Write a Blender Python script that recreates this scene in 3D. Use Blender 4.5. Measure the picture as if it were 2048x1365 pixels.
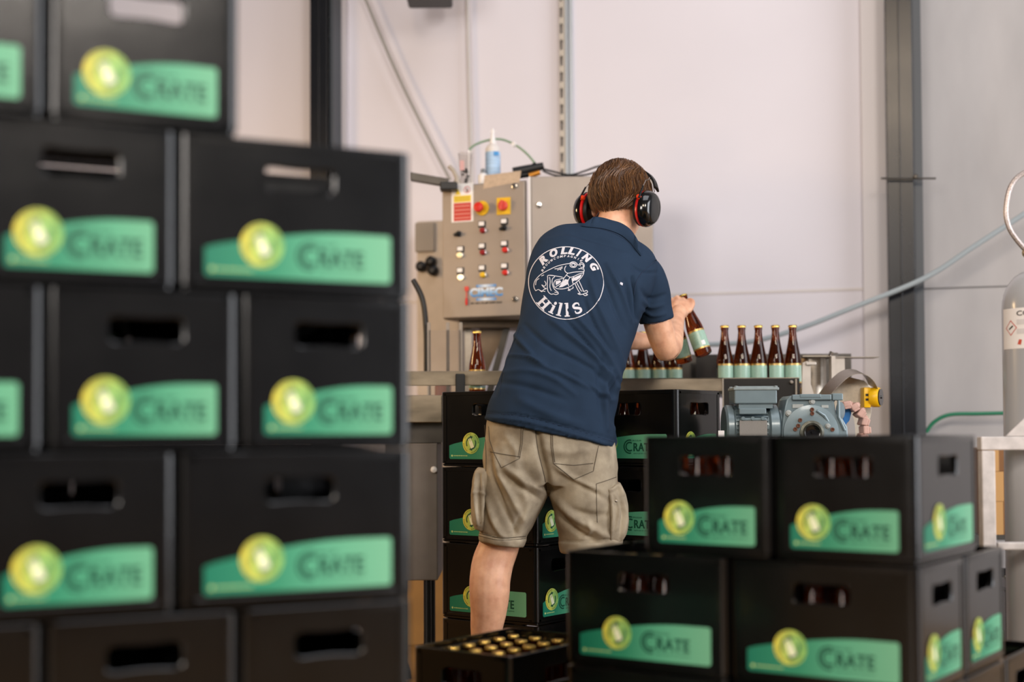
import bpy, bmesh, math, random
from mathutils import Vector, Matrix, Euler
from mathutils.bvhtree import BVHTree
from mathutils.noise import noise as pnoise
random.seed(7)
PI = math.pi
S = bpy.context.scene
COL = S.collection
for o in list(bpy.data.objects): bpy.data.objects.remove(o)

# ------------------------------------------------------------------ camera
F = 2844.0; TH = 0.030; PP = 778.0; RO = -0.005; CAMH = 0.92
c_, s_ = math.cos(TH), math.sin(TH)
FW = Vector((0, c_, s_)); UP = Vector((0, -s_, c_)); RT = Vector((1, 0, 0))
EX = math.cos(RO)*RT + math.sin(RO)*UP
EY = math.cos(RO)*UP - math.sin(RO)*RT
CAM = Vector((0, 0, CAMH))
cd = bpy.data.cameras.new('camera'); cam = bpy.data.objects.new('camera', cd); COL.objects.link(cam)
m = Matrix.Identity(4)
for i in range(3):
    m[i][0] = EX[i]; m[i][1] = EY[i]; m[i][2] = -FW[i]; m[i][3] = CAM[i]
cam.matrix_world = m
cd.sensor_width = 36; cd.lens = F*36/2048; cd.shift_y = (PP-682.5)/2048
cd.clip_start = 0.1
cd.dof.use_dof = True; cd.dof.focus_distance = 4.5; cd.dof.aperture_fstop = 1.25
S.camera = cam
def at(x, y, Y):
    """world point at depth Y on the sight line of photograph pixel (x, y)"""
    d = FW + EX*((x-1024)/F) - EY*((y-PP)/F)
    return CAM + d*(Y/d.y)
def pix(p):
    q = p-CAM; z = q.dot(FW)
    return 1024+F*q.dot(EX)/z, PP-F*q.dot(EY)/z

# ------------------------------------------------------------------ world, light, exposure
S.view_settings.view_transform = 'Standard'; S.view_settings.look = 'None'
S.view_settings.gamma = 1; S.view_settings.use_curve_mapping = False
S.view_settings.exposure = -0.10
w = bpy.data.worlds.new('hall_air'); S.world = w; w.use_nodes = True
nt = w.node_tree; bg = nt.nodes['Background']
tc = nt.nodes.new('ShaderNodeTexCoord'); sp = nt.nodes.new('ShaderNodeSeparateXYZ')
mr = nt.nodes.new('ShaderNodeMapRange'); cr = nt.nodes.new('ShaderNodeValToRGB')
nt.links.new(tc.outputs['Generated'], sp.inputs[0]); nt.links.new(sp.outputs['X'], mr.inputs['Value'])
mr.inputs['From Min'].default_value = -1; mr.inputs['From Max'].default_value = 1
nt.links.new(mr.outputs[0], cr.inputs[0]); nt.links.new(cr.outputs[0], bg.inputs[0])
cr.color_ramp.elements[0].color = (0.13, 0.10, 0.08, 1); cr.color_ramp.elements[0].position = 0.15
cr.color_ramp.elements[1].color = (0.36, 0.36, 0.40, 1); cr.color_ramp.elements[1].position = 0.95
bg.inputs[1].default_value = 0.55
def area(name, loc, target, sx, sy, power, col):
    l = bpy.data.lights.new(name, 'AREA'); l.shape = 'RECTANGLE'; l.size = sx; l.size_y = sy
    l.energy = power; l.color = col
    o = bpy.data.objects.new(name, l); COL.objects.link(o); o.location = loc
    o.rotation_euler = (Vector(target)-Vector(loc)).to_track_quat('-Z', 'Y').to_euler()
    return o
area('daylight_door', (5.9, 1.4, 2.4), (0.8, 4.4, 1.2), 3.4, 4.4, 350, (0.93, 0.95, 1.0))
area('roof_light', (1.4, 2.6, 6.0), (1.5, 5.2, 1.0), 3.6, 2.6, 95, (0.93, 0.94, 1.0))
area('daylight_behind', (-3.6, -3.6, 2.9), (0.3, 4.4, 0.9), 2.6, 2.2, 300, (1.0, 0.93, 0.87))
area('added_front_fill', (1.7, -1.2, 3.6), (0.1, 4.4, 0.8), 1.0, 1.0, 140, (1.0, 0.90, 0.80))  # added fill from behind the camera, brightens the man's back and legs
area('hall_lamp_warm', (-2.3, 4.9, 1.9), (-0.35, 5.6, 0.1), 0.5, 0.5, 34, (1.0, 0.66, 0.34))
area('high_window_upper', (-0.85, -3.0, 4.75), (1.6, 6.0, 2.5), 1.1, 0.45, 60, (1.0, 0.80, 0.60))
area('high_window_lower', (-0.80, -3.0, 4.05), (1.6, 6.0, 2.3), 1.1, 0.35, 50, (1.0, 0.80, 0.60))

# ------------------------------------------------------------------ materials
def lin(h):
    if isinstance(h, tuple): return h
    h = h.lstrip('#'); v = [int(h[i:i+2], 16)/255 for i in (0, 2, 4)]
    return tuple(((x+0.055)/1.055)**2.4 if x > 0.04045 else x/12.92 for x in v)
MATS = {}
def mat(name, col, rough=0.5, metal=0.0, var=0.0, vscale=20, bump=0.0, bscale=60, trans=0.0, ior=1.45,
        emit=None, estr=0, coat=0.0, stretch=(1, 1, 1), var2=None, spec=None, rvar=0.0, alpha=1.0):
    if name in MATS: return MATS[name]
    M = bpy.data.materials.new(name); M.use_nodes = True; MATS[name] = M
    n = M.node_tree; b = n.nodes['Principled BSDF']; c = lin(col)
    b.inputs['Base Color'].default_value = (*c, 1); b.inputs['Roughness'].default_value = rough
    b.inputs['Metallic'].default_value = metal
    if trans: b.inputs['Transmission Weight'].default_value = trans
    b.inputs['IOR'].default_value = ior
    if coat: b.inputs['Coat Weight'].default_value = coat; b.inputs['Coat Roughness'].default_value = 0.1
    if spec is not None: b.inputs['Specular IOR Level'].default_value = spec
    if alpha < 1: b.inputs['Alpha'].default_value = alpha
    if emit: b.inputs['Emission Color'].default_value = (*lin(emit), 1); b.inputs['Emission Strength'].default_value = estr
    t = n.nodes.new('ShaderNodeTexCoord'); mp = n.nodes.new('ShaderNodeMapping'); mp.inputs['Scale'].default_value = stretch
    n.links.new(t.outputs['Object'], mp.inputs[0])
    if var:
        nz = n.nodes.new('ShaderNodeTexNoise'); nz.inputs['Scale'].default_value = vscale; nz.inputs['Detail'].default_value = 6
        n.links.new(mp.outputs[0], nz.inputs[0])
        r = n.nodes.new('ShaderNodeValToRGB'); n.links.new(nz.outputs['Fac'], r.inputs[0])
        r.color_ramp.elements[0].position = 0.3; r.color_ramp.elements[1].position = 0.7
        c2 = lin(var2) if var2 else tuple(x*(1-var) for x in c)
        r.color_ramp.elements[0].color = (*c2, 1); r.color_ramp.elements[1].color = (*tuple(min(1, x*(1+var*0.5)) for x in c), 1)
        n.links.new(r.outputs[0], b.inputs['Base Color'])
        if rvar:
            mrr = n.nodes.new('ShaderNodeMapRange'); n.links.new(nz.outputs['Fac'], mrr.inputs[0])
            mrr.inputs[3].default_value = max(0.03, rough-rvar); mrr.inputs[4].default_value = rough+rvar
            n.links.new(mrr.outputs[0], b.inputs['Roughness'])
    if bump:
        nb = n.nodes.new('ShaderNodeTexNoise'); nb.inputs['Scale'].default_value = bscale; nb.inputs['Detail'].default_value = 4
        n.links.new(mp.outputs[0], nb.inputs[0])
        bp = n.nodes.new('ShaderNodeBump'); bp.inputs['Strength'].default_value = bump; bp.inputs['Distance'].default_value = 0.01
        n.links.new(nb.outputs['Fac'], bp.inputs['Height']); n.links.new(bp.outputs[0], b.inputs['Normal'])
    return M
def gradmat(name, stops, axis='X', lo=0, hi=1, rough=0.45):
    if name in MATS: return MATS[name]
    M = bpy.data.materials.new(name); M.use_nodes = True; MATS[name] = M
    n = M.node_tree; b = n.nodes['Principled BSDF']; b.inputs['Roughness'].default_value = rough
    t = n.nodes.new('ShaderNodeTexCoord'); s = n.nodes.new('ShaderNodeSeparateXYZ'); n.links.new(t.outputs['Object'], s.inputs[0])
    r = n.nodes.new('ShaderNodeMapRange'); r.inputs['From Min'].default_value = lo; r.inputs['From Max'].default_value = hi
    n.links.new(s.outputs[axis], r.inputs['Value']); q = n.nodes.new('ShaderNodeValToRGB'); n.links.new(r.outputs[0], q.inputs[0])
    e = q.color_ramp.elements
    for i, (p, c) in enumerate(stops):
        if i < 2: e[i].position = p; e[i].color = (*lin(c), 1)
        else:
            k = e.new(p); k.color = (*lin(c), 1)
    n.links.new(q.outputs[0], b.inputs['Base Color'])
    return M
PLASTIC = mat('black_crate_plastic', '#070707', 0.24, var=0.25, vscale=8, bump=0.03, bscale=25, rvar=0.05, coat=0.3)
STEEL = mat('brushed_steel', '#a39a8e', 0.38, 1.0, var=0.12, vscale=30, stretch=(1, 1, 8), rvar=0.06)
STEEL_D = mat('worn_dark_steel', '#54504b', 0.45, 0.9, var=0.45, vscale=6, rvar=0.1)
STEEL_W = mat('rail_steel', '#9c8f7c', 0.34, 1.0, var=0.35, vscale=7, stretch=(1, 1, 3), rvar=0.08)
CABST = mat('cabinet_steel', '#9a9087', 0.55, 0.55, var=0.10, vscale=5, bump=0.05, bscale=200)
BLACK = mat('matte_black_plastic', '#0d0d0e', 0.45)
BLACKG = mat('gloss_black_plastic', '#0b0b0c', 0.16, coat=0.6)
GLASS = mat('amber_bottle_glass', (0.21, 0.036, 0.006), 0.04, trans=0.93, ior=1.36)
GOLD = mat('gold_cap_metal', '#d9b868', 0.27, 1.0)
GOLDL = mat('gold_foil', '#c9a765', 0.35, 0.8)
LABG = mat('pale_green_paper', '#9dbcaa', 0.22, var=0.12, vscale=120, stretch=(1, 1, 6))
WHITE = mat('white_plastic', '#e6e2df', 0.4)
PAPER = mat('white_paper', '#ece8e6', 0.6)
INK = mat('dark_green_ink', '#0d4a37', 0.45)
LGREEN = gradmat('label_green', [(0, '#0b7359'), (0.3, '#2b8665'), (0.62, '#51a07c'), (1, '#6cad88')], 'X', 0.0, 0.25)
LGREENL = gradmat('label_green_long', [(0, '#0b7157'), (0.35, '#2c8765'), (0.62, '#54a380'), (1, '#6eaf8b')], 'X', 0.0, 0.32)
EMB = gradmat('emblem_green', [(0, '#d4d146'), (0.45, '#a9c866'), (1, '#5fb06f')], 'X', -0.036, 0.036)
EMBR = gradmat('emblem_rim', [(0, '#e3d44f'), (1, '#86bf63')], 'X', -0.036, 0.036)
EMBB = mat('emblem_bottle', '#eef2cf', 0.45)

# ------------------------------------------------------------------ mesh helpers
def tag(o, label=None, cat=None, group=None, kind=None):
    if label: o['label'] = label
    if cat: o['category'] = cat
    if group: o['group'] = group
    if kind: o['kind'] = kind
    return o
def empty(name, loc=(0, 0, 0), rz=0, label=None, cat=None, group=None):
    o = bpy.data.objects.new(name, None); COL.objects.link(o); o.location = loc; o.rotation_euler = (0, 0, rz)
    o.empty_display_size = 0.05
    return tag(o, label, cat, group)
class MB:
    """collects verts and faces, with a material index per face"""
    def __init__(s): s.v = []; s.f = []; s.m = []; s.M = Matrix.Identity(4)
    def add(s, vs, fs, mi=0, M=None):
        b = len(s.v); T = s.M @ M if M is not None else s.M
        s.v += [T @ Vector(v) for v in vs]; s.f += [tuple(b+i for i in f) for f in fs]; s.m += [mi]*len(fs); return s
    def box(s, x0, x1, y0, y1, z0, z1, mi=0, M=None, bev=0.0):
        if bev > 0:
            bm = bmesh.new(); bmesh.ops.create_cube(bm, size=1)
            for v in bm.verts: v.co = Vector(((x0+x1)/2+v.co.x*(x1-x0), (y0+y1)/2+v.co.y*(y1-y0), (z0+z1)/2+v.co.z*(z1-z0)))
            bmesh.ops.bevel(bm, geom=bm.edges[:], offset=bev, segments=2, affect='EDGES', profile=0.5)
            bm.verts.index_update(); s.add([v.co.copy() for v in bm.verts], [[v.index for v in f.verts] for f in bm.faces], mi, M); bm.free(); return s
        v = [(x, y, z) for z in (z0, z1) for y in (y0, y1) for x in (x0, x1)]
        return s.add(v, [(0, 2, 3, 1), (4, 5, 7, 6), (0, 1, 5, 4), (2, 6, 7, 3), (0, 4, 6, 2), (1, 3, 7, 5)], mi, M)
    def rings(s, R, mi=0, cap=True, M=None):
        n = len(R[0]); v = [p for r in R for p in r]; f = []
        for k in range(len(R)-1):
            for i in range(n): f.append((k*n+i, k*n+(i+1) % n, (k+1)*n+(i+1) % n, (k+1)*n+i))
        if cap: f.append(tuple(reversed(range(n)))); f.append(tuple((len(R)-1)*n+i for i in range(n)))
        return s.add(v, f, mi, M)
    def lathe(s, prof, n=24, mi=0, M=None, flute=0, fa=0):
        R = []
        for (r, z) in prof:
            ring = []
            for i in range(n):
                a = 2*PI*i/n; q = r
                if flute and r > 0.0125: q = r+fa*(1 if i % 2 else -1)
                ring.append((q*math.cos(a), q*math.sin(a), z))
            R.append(ring)
        return s.rings(R, mi, True, M)
    def tube(s, pts, r, n=10, mi=0, cap=True):
        pts = [Vector(p) for p in pts]; R = []; prev = None
        for i, p in enumerate(pts):
            d = (pts[min(i+1, len(pts)-1)]-pts[max(i-1, 0)])
            d = d.normalized() if d.length > 1e-9 else Vector((0, 0, 1))
            if prev is None:
                a = Vector((0, 0, 1)) if abs(d.z) < 0.9 else Vector((1, 0, 0)); u = d.cross(a).normalized()
            else: u = (prev-d*prev.dot(d)).normalized()
            prev = u; v = d.cross(u); rr = r[i] if isinstance(r, (list, tuple)) else r
            R.append([p+u*rr*math.cos(2*PI*k/n)+v*rr*math.sin(2*PI*k/n) for k in range(n)])
        return s.rings(R, mi, cap)
    def prism(s, outl, y0, y1, mi=0, M=None):
        """outline in x,z ; extruded along y"""
        n = len(outl); v = [(x, y0, z) for x, z in outl]+[(x, y1, z) for x, z in outl]
        f = [tuple(range(n)), tuple(reversed(range(n, 2*n)))]+[(i, i+n, (i+1) % n+n, (i+1) % n) for i in range(n)]
        return s.add(v, f, mi, M)
    def mesh(s, name):
        me = bpy.data.meshes.new(name); me.from_pydata([tuple(v) for v in s.v], [], s.f); me.polygons.foreach_set('material_index', s.m)
        bm = bmesh.new(); bm.from_mesh(me); bmesh.ops.recalc_face_normals(bm, faces=bm.faces[:]); bm.to_mesh(me); bm.free(); return me
    def build(s, name, mats, parent=None, smooth=False, loc=None, rot=None, bevel=0):
        me = s.mesh(name)
        for mm in (mats if isinstance(mats, (list, tuple)) else [mats]): me.materials.append(mm)
        o = bpy.data.objects.new(name, me); COL.objects.link(o)
        if parent: o.parent = parent
        if loc is not None: o.location = loc
        if rot is not None: o.rotation_euler = rot
        if smooth: shade(me)
        if bevel:
            b = o.modifiers.new('b', 'BEVEL'); b.width = bevel; b.segments = 2; b.limit_method = 'ANGLE'
        return o
def shade(me, ang=40):
    for p in me.polygons: p.use_smooth = True
    bm = bmesh.new(); bm.from_mesh(me)
    for e in bm.edges:
        if len(e.link_faces) == 2 and e.calc_face_angle(0) > math.radians(ang): e.smooth = False
    bm.to_mesh(me); bm.free()
def kids(o): return [c for c in bpy.data.objects if c.parent == o]
def copy_tree(o, parent=None):
    c = o.copy(); COL.objects.link(c)
    c.parent = parent
    for ch in TREE.get(o.name) or [k for k in kids(o)]: copy_tree(ch, c)
    return c
TREE = {}
def remember(o):
    ks = kids(o); TREE[o.name] = ks
    for k in ks: remember(k)
def catmull(P, n):
    """P list of equal length tuples, returns n samples"""
    out = []; m_ = len(P)-1
    for i in range(n):
        t = i/(n-1)*m_; k = min(int(t), m_-1); u = t-k
        p0 = P[max(k-1, 0)]; p1 = P[k]; p2 = P[k+1]; p3 = P[min(k+2, m_)]
        out.append(tuple(0.5*((2*b)+(-a+c)*u+(2*a-5*b+4*c-d)*u*u+(-a+3*b-3*c+d)*u**3) for a, b, c, d in zip(p0, p1, p2, p3)))
    return out
DG = bpy.context.evaluated_depsgraph_get
def bake(o):
    dg = bpy.context.evaluated_depsgraph_get(); e = o.evaluated_get(dg)
    me = bpy.data.meshes.new_from_object(e, depsgraph=dg)
    o.modifiers.clear(); old = o.data; o.data = me; return me
def text2d(s, size=1.0, bold=0.0, shear=0.0, space=1.0, align='LEFT', res=3):
    """returns verts (x,y), faces of a filled text"""
    cu = bpy.data.curves.new('t', 'FONT'); cu.body = s; cu.size = size; cu.offset = bold; cu.shear = shear
    cu.space_character = space; cu.align_x = align; cu.resolution_u = res; cu.fill_mode = 'FRONT'
    o = bpy.data.objects.new('t', cu); COL.objects.link(o)
    dg = bpy.context.evaluated_depsgraph_get(); e = o.evaluated_get(dg); me = e.to_mesh()
    vs = [(v.co.x, v.co.y) for v in me.vertices]; fs = [tuple(p.vertices) for p in me.polygons]
    e.to_mesh_clear(); bpy.data.objects.remove(o); bpy.data.curves.remove(cu)
    return vs, fs
def fit_text(s, x0, x1, y0, y1, **k):
    vs, fs = text2d(s, **k)
    if not vs: return vs, fs
    a, b = min(v[0] for v in vs), max(v[0] for v in vs); c, d = min(v[1] for v in vs), max(v[1] for v in vs)
    return [(x0+(x-a)/(b-a)*(x1-x0), y0+(y-c)/(d-c)*(y1-y0)) for x, y in vs], fs
def arc_strip(cx, cz, r0, r1, a0, a1, n=16):
    v = []; f = []
    for i in range(n+1):
        a = math.radians(a0+(a1-a0)*i/n); v += [(cx+r0*math.cos(a), cz+r0*math.sin(a)), (cx+r1*math.cos(a), cz+r1*math.sin(a))]
    for i in range(n): f.append((2*i, 2*i+2, 2*i+3, 2*i+1))
    return v, f
def flat(mb, vf, y=0.0, mi=0):
    v, f = vf; mb.add([(x, y, z) for x, z in v], f, mi)

# ------------------------------------------------------------------ setting
def struct(o): o['kind'] = 'structure'; return o
CONC = mat('brown_concrete_floor', '#94703f', 0.35, var=0.35, vscale=1.6, bump=0.05, bscale=9, rvar=0.12)
struct(MB().box(-9, 9, -7, 12, -0.1, 0).build('floor', CONC))
WALLM = mat('white_sandwich_panel', '#d5d1d8', 0.55, var=0.04, vscale=1.3, bump=0.02, bscale=300)
WSL = math.radians(15)
def wallp(x, off=0.0, z=0.0):
    """point on the back wall plane at world x"""
    return Vector((x, 6.0-math.tan(WSL)*(x-1.62)-off/math.cos(WSL), z))
wd = Vector((math.cos(WSL), -math.sin(WSL), 0)); wn = Vector((-math.sin(WSL), -math.cos(WSL), 0))
WM = Matrix.Translation(wallp(1.62)) @ Matrix.Rotation(-WSL, 4, 'Z')     # wall frame: x along the wall, -y into the room
def wx(x, y, off=0.0):
    """wall-frame x, z of the photograph pixel on the wall plane"""
    d = FW + EX*((x-1024)/F) - EY*((y-PP)/F); n = wn; p0 = wallp(1.62)+wn*off
    t = (p0-CAM).dot(n)/d.dot(n); p = CAM+d*t; q = WM.inverted() @ p
    return q.x, q.z
b = MB(); b.M = WM; b.box(-9, 0.10, 0, 0.12, 0, 7); struct(b.build('wall_back', WALLM))
xr, zs = wx(1900, 577)
PANM = mat('grey_steel_panel', '#a3a0a0', 0.6, 0.1, var=0.16, vscale=1.2, stretch=(3, 3, 1), bump=0.02, bscale=100)
b = MB(); b.M = WM; b.box(0.10, 4, 0.0, 0.12, 0, zs-0.004); b.box(0.10, 4, 0.0, 0.12, zs+0.004, 7); b.box(0.1, 4, 0.014, 0.1, zs-0.01, zs+0.01)
struct(b.build('wall_right', PANM))
b = MB(); b.M = WM; x0, z0 = wx(1400, 588); b.box(-2.6, 0.1, -0.003, 0, z0-0.006, z0+0.006); struct(b.build('trim_1', mat('panel_joint', '#cfc8c6', 0.6)))
COLM = mat('anthracite_column_paint', '#13161c', 0.26, 0.0, var=0.2, vscale=3, rvar=0.08)
def column(name, xl, xr_, xs, label):
    e = empty(name, wallp(0), 0, label, 'column')
    e.matrix_world = WM.copy(); e.location = WM.translation
    a = wx(xl, 500, 0.16)[0]; c = wx(xr_, 500, 0.16)[0]; d = wx(xs, 500, 0.1)[0]
    e.location = WM @ Vector((a, 0, 0)); off = a
    M1 = MB(); M1.box(0, c-a, -0.16, -0.152, 0, 6.5)
    M1.box((c-a)/2-0.003, (c-a)/2+0.003, -0.1635, -0.16, 0, 6.5)
    M1.box((c-a)/2-0.005, (c-a)/2+0.005, -0.152, -0.0, 0, 6.5); M1.box(0, c-a, -0.01, 0, 0, 6.5)
    M1.build('front_flange', COLM, e, bevel=0.002)
    MB().box(c-a, d-a, -0.13, 0.0, 0, 6.5).build('side_casing', mat('dark_column_casing', '#41454a', 0.45, 0.1), e)
    return e
column('steel_column', 1776, 1829, 1847, 'dark steel column on the right, between white wall and grey panel')
column('steel_column', 620, 655, 672, 'dark steel column on the left, rising behind the stacked crates')
# thin steel tie across right column
b = MB(); xa, za = wx(1762, 357, 0.19); xb, zb = wx(1872, 357, 0.19); b.M = WM
b.tube([(xa, -0.19, za), (xb, -0.19, zb)], 0.004, 8); b.lathe([(0.009, 0), (0.011, 0.006), (0.006, 0.012)], 8, M=Matrix.Translation(((xa*0.37+xb*0.63), -0.19, za)) @ Matrix.Rotation(PI/2, 4, 'X'))
tag(b.build('tie_rod', STEEL_D, smooth=True), 'thin dark rod fixed across the right column', 'rod')
# grey corner strip right of left column
b = MB(); b.M = WM; a = wx(676, 200)[0]; c = wx(697, 200)[0]; b.box(a, c, -0.03, 0, 0, 6.5); struct(b.build('trim_2', mat('trim_grey', '#bdb6b8', 0.5)))
b = MB(); b.M = WM; a = wx(1722, 200)[0]; c = wx(1772, 200)[0]; b.box(a, c, -0.02, 0, 0, 6.5, bev=0.004); struct(b.build('column_shade_strip', mat('column_shade_tone', '#d2cdcf', 0.5)))  # strip a little darker than the wall, stands for the right column's soft shadow
# slotted rail
e = empty('slotted_rail', WM @ Vector((wx(1132, 200)[0], 0, 1.6)), -WSL, 'galvanised slotted shelving rail on the white wall above the cabinet', 'rail')
b = MB(); wr = 0.036
z = -0.6
for k in range(36):
    zz = z+k*0.073
    b.box(-0.022, 0.002, -0.032, -0.030, zz, zz+0.028)
    b.box(-0.022, -0.019, -0.032, -0.030, zz+0.028, zz+0.073); b.box(-0.006, 0.002, -0.032, -0.030, zz+0.028, zz+0.073)
b.box(-0.022, -0.020, -0.03, 0, z, z+2.63); b.box(0.0, 0.002, -0.03, 0, z, z+2.63)
b.build('slotted_face', mat('galvanised_beige', '#b3aba0', 0.5, 0.4), e)
MB().box(0.004, 0.014, -0.022, 0, z, z+2.63).box(0.018, 0.034, -0.014, 0, z, z+2.63, bev=0.002).build('cover_strip', mat('galvanised_grey', '#a9aeb3', 0.42, 0.5), e)
# conduit, diagonal hoses on the wall
def walltube(name, pts, r, mt, label, cat, off=0.03):
    b = MB(); P = []
    for x, y in pts: q = wx(x, y, off); P.append(WM @ Vector((q[0], -off, q[1])))
    P = [Vector(p) for p in catmull([tuple(p) for p in P], max(12, len(P)*8))]
    b.tube(P, r, 8); return tag(b.build(name, mt, smooth=True), label, cat)
GREYT = mat('grey_conduit', '#b9b3af', 0.45)
walltube('conduit_pipe', [(934, -40), (938, 160), (944, 380)], 0.009, GREYT, 'pale vertical conduit pipe on the wall above the control cabinet', 'pipe')
walltube('wall_cable', [(715, -40), (800, 160), (900, 360)], 0.007, mat('grey_cable', '#8d8a84', 0.5), 'grey cable sloping down the wall towards the control cabinet', 'cable', 0.06)
walltube('air_hose', [(2100, 395), (1950, 492), (1850, 556), (1700, 618), (1600, 657), (1500, 684), (1400, 690)], 0.0105, mat('pale_blue_hose', '#97a1a6', 0.35), 'pale grey-blue hose sagging across the right column and wall', 'hose', 0.23)
walltube('garden_hose', [(1852, 866), (1868, 845), (1900, 830), (1960, 828), (2040, 826)], 0.008, mat('green_hose', '#1f6f50', 0.4), 'thin green hose lying at the foot of the grey wall panel', 'hose', 0.1)
b = MB(); p = at(862, -4, 6.2); b.box(p.x-0.11, p.x+0.09, 6.0, 6.35, p.z-0.004, p.z+0.2, bev=0.012)
tag(b.build('wall_speaker', BLACK), 'black box hanging high on the wall, its lower edge at the top of view', 'box')

# ------------------------------------------------------------------ circular crate
CH = 0.2505
def label_part(long, parent):
    L_ = 0.318 if long else 0.222
    outl = [(0.004, 0), (L_-0.004, 0), (L_, 0.004), (L_, 0.076)]
    n = 18
    outl.append((L_-0.004, 0.080))
    for i in range(n+1):
        x = (L_-0.006)*(1-i/n); outl.append((x, 0.047+0.033*math.sin(min(1, x/(0.82*L_))*PI/2)))
    outl[-1] = (0.0, 0.045); outl.append((0, 0.004))
    o = MB().prism(outl, -0.0004, 0.0004).build('label', LGREENL if long else LGREEN, parent)
    # emblem
    b = MB(); v, f = arc_strip(0, 0, 0.0, 0.0355, 0, 360, 32); flat(b, (v, f), -0.0008, 0)
    flat(b, arc_strip(0, 0, 0.0265, 0.0355, 0, 360, 32), -0.0012, 1)
    for k in range(40):
        a = k*9
        if a % 90 < 63: flat(b, arc_strip(0, 0, 0.0292, 0.0325, a, a+4.5, 2), -0.0015, 2)
    for a0 in (0, 180):
        flat(b, arc_strip(0, 0, 0.0175, 0.0215, a0+120-20, a0+230-20, 12), -0.0014, 2)
        a = math.radians(a0+100); r = 0.0195; c, s = math.cos(a), math.sin(a)
        t = (s, -c)
        flat(b, ([(c*(r-0.0065), s*(r-0.0065)), (c*(r+0.0065), s*(r+0.0065)), (c*r+t[0]*0.011, s*r+t[1]*0.011)], [(0, 1, 2)]), -0.0014, 2)
    for q, (dx, mi) in enumerate(((-0.0035, 3), (0.0035, 3))):
        out = [(-0.0035, -0.017), (0.0035, -0.017), (0.004, -0.004), (0.0035, 0.004), (0.0018, 0.009), (0.0018, 0.017), (-0.0018, 0.017), (-0.0018, 0.009), (-0.0035, 0.004), (-0.004, -0.004)]
        ca, sa = math.cos(0.42), math.sin(0.42); pts = [((x+dx)*ca-z*sa, (x+dx)*sa+z*ca) for x, z in out]
        flat(b, (pts, [tuple(range(10))]), -0.0015-q*0.0001, mi)
    ex = 0.094 if long else 0.049
    b.build('emblem', [EMB, EMBR, INK, EMBB], o, loc=(ex, 0, 0.053))
    # lettering
    b = MB(); tx = 0.150 if long else 0.086
    flat(b, arc_strip(tx+0.026, 0.039, 0.0115, 0.0165, 52, 308, 20), -0.0008)
    flat(b, arc_strip(tx+0.026, 0.039, 0.0195, 0.0240, 75, 285, 20), -0.0008)
    v, f = fit_text('RATE', tx+0.041, tx+0.119, 0.0237, 0.0513, bold=0.022, space=1.08, res=4)
    for q in (-0.0005, 0.0005): flat(b, ([(x+q, z) for x, z in v], f), -0.0008-q*0.05)
    v, f = fit_text('CIRCULAR', tx+0.031, tx+0.072, 0.0565, 0.0615, bold=0.012, res=2); flat(b, (v, f), -0.0008)
    v, f = fit_text('SERVICED BY VTLOGISTICS', tx+0.040, tx+0.120, 0.0145, 0.0180, bold=0.01, res=1); flat(b, (v, f), -0.0008)
    b.build('lettering', INK, o)
    b = MB(); flat(b, arc_strip(0.012, 0.011, 0, 0.0035, 0, 360, 10), -0.0008)
    x = 0.019
    rr = random.Random(3)
    while x < (0.078 if long else 0.06):
        wd_ = rr.uniform(0.004, 0.009); flat(b, ([(x, 0.0098), (x+wd_, 0.0098), (x+wd_, 0.0122), (x, 0.0122)], [(0, 1, 2, 3)]), -0.0008); x += wd_+0.0015
    b.build('fine_print', mat('pale_yellow_ink', '#b9cf84', 0.5), o)
    return o
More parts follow.
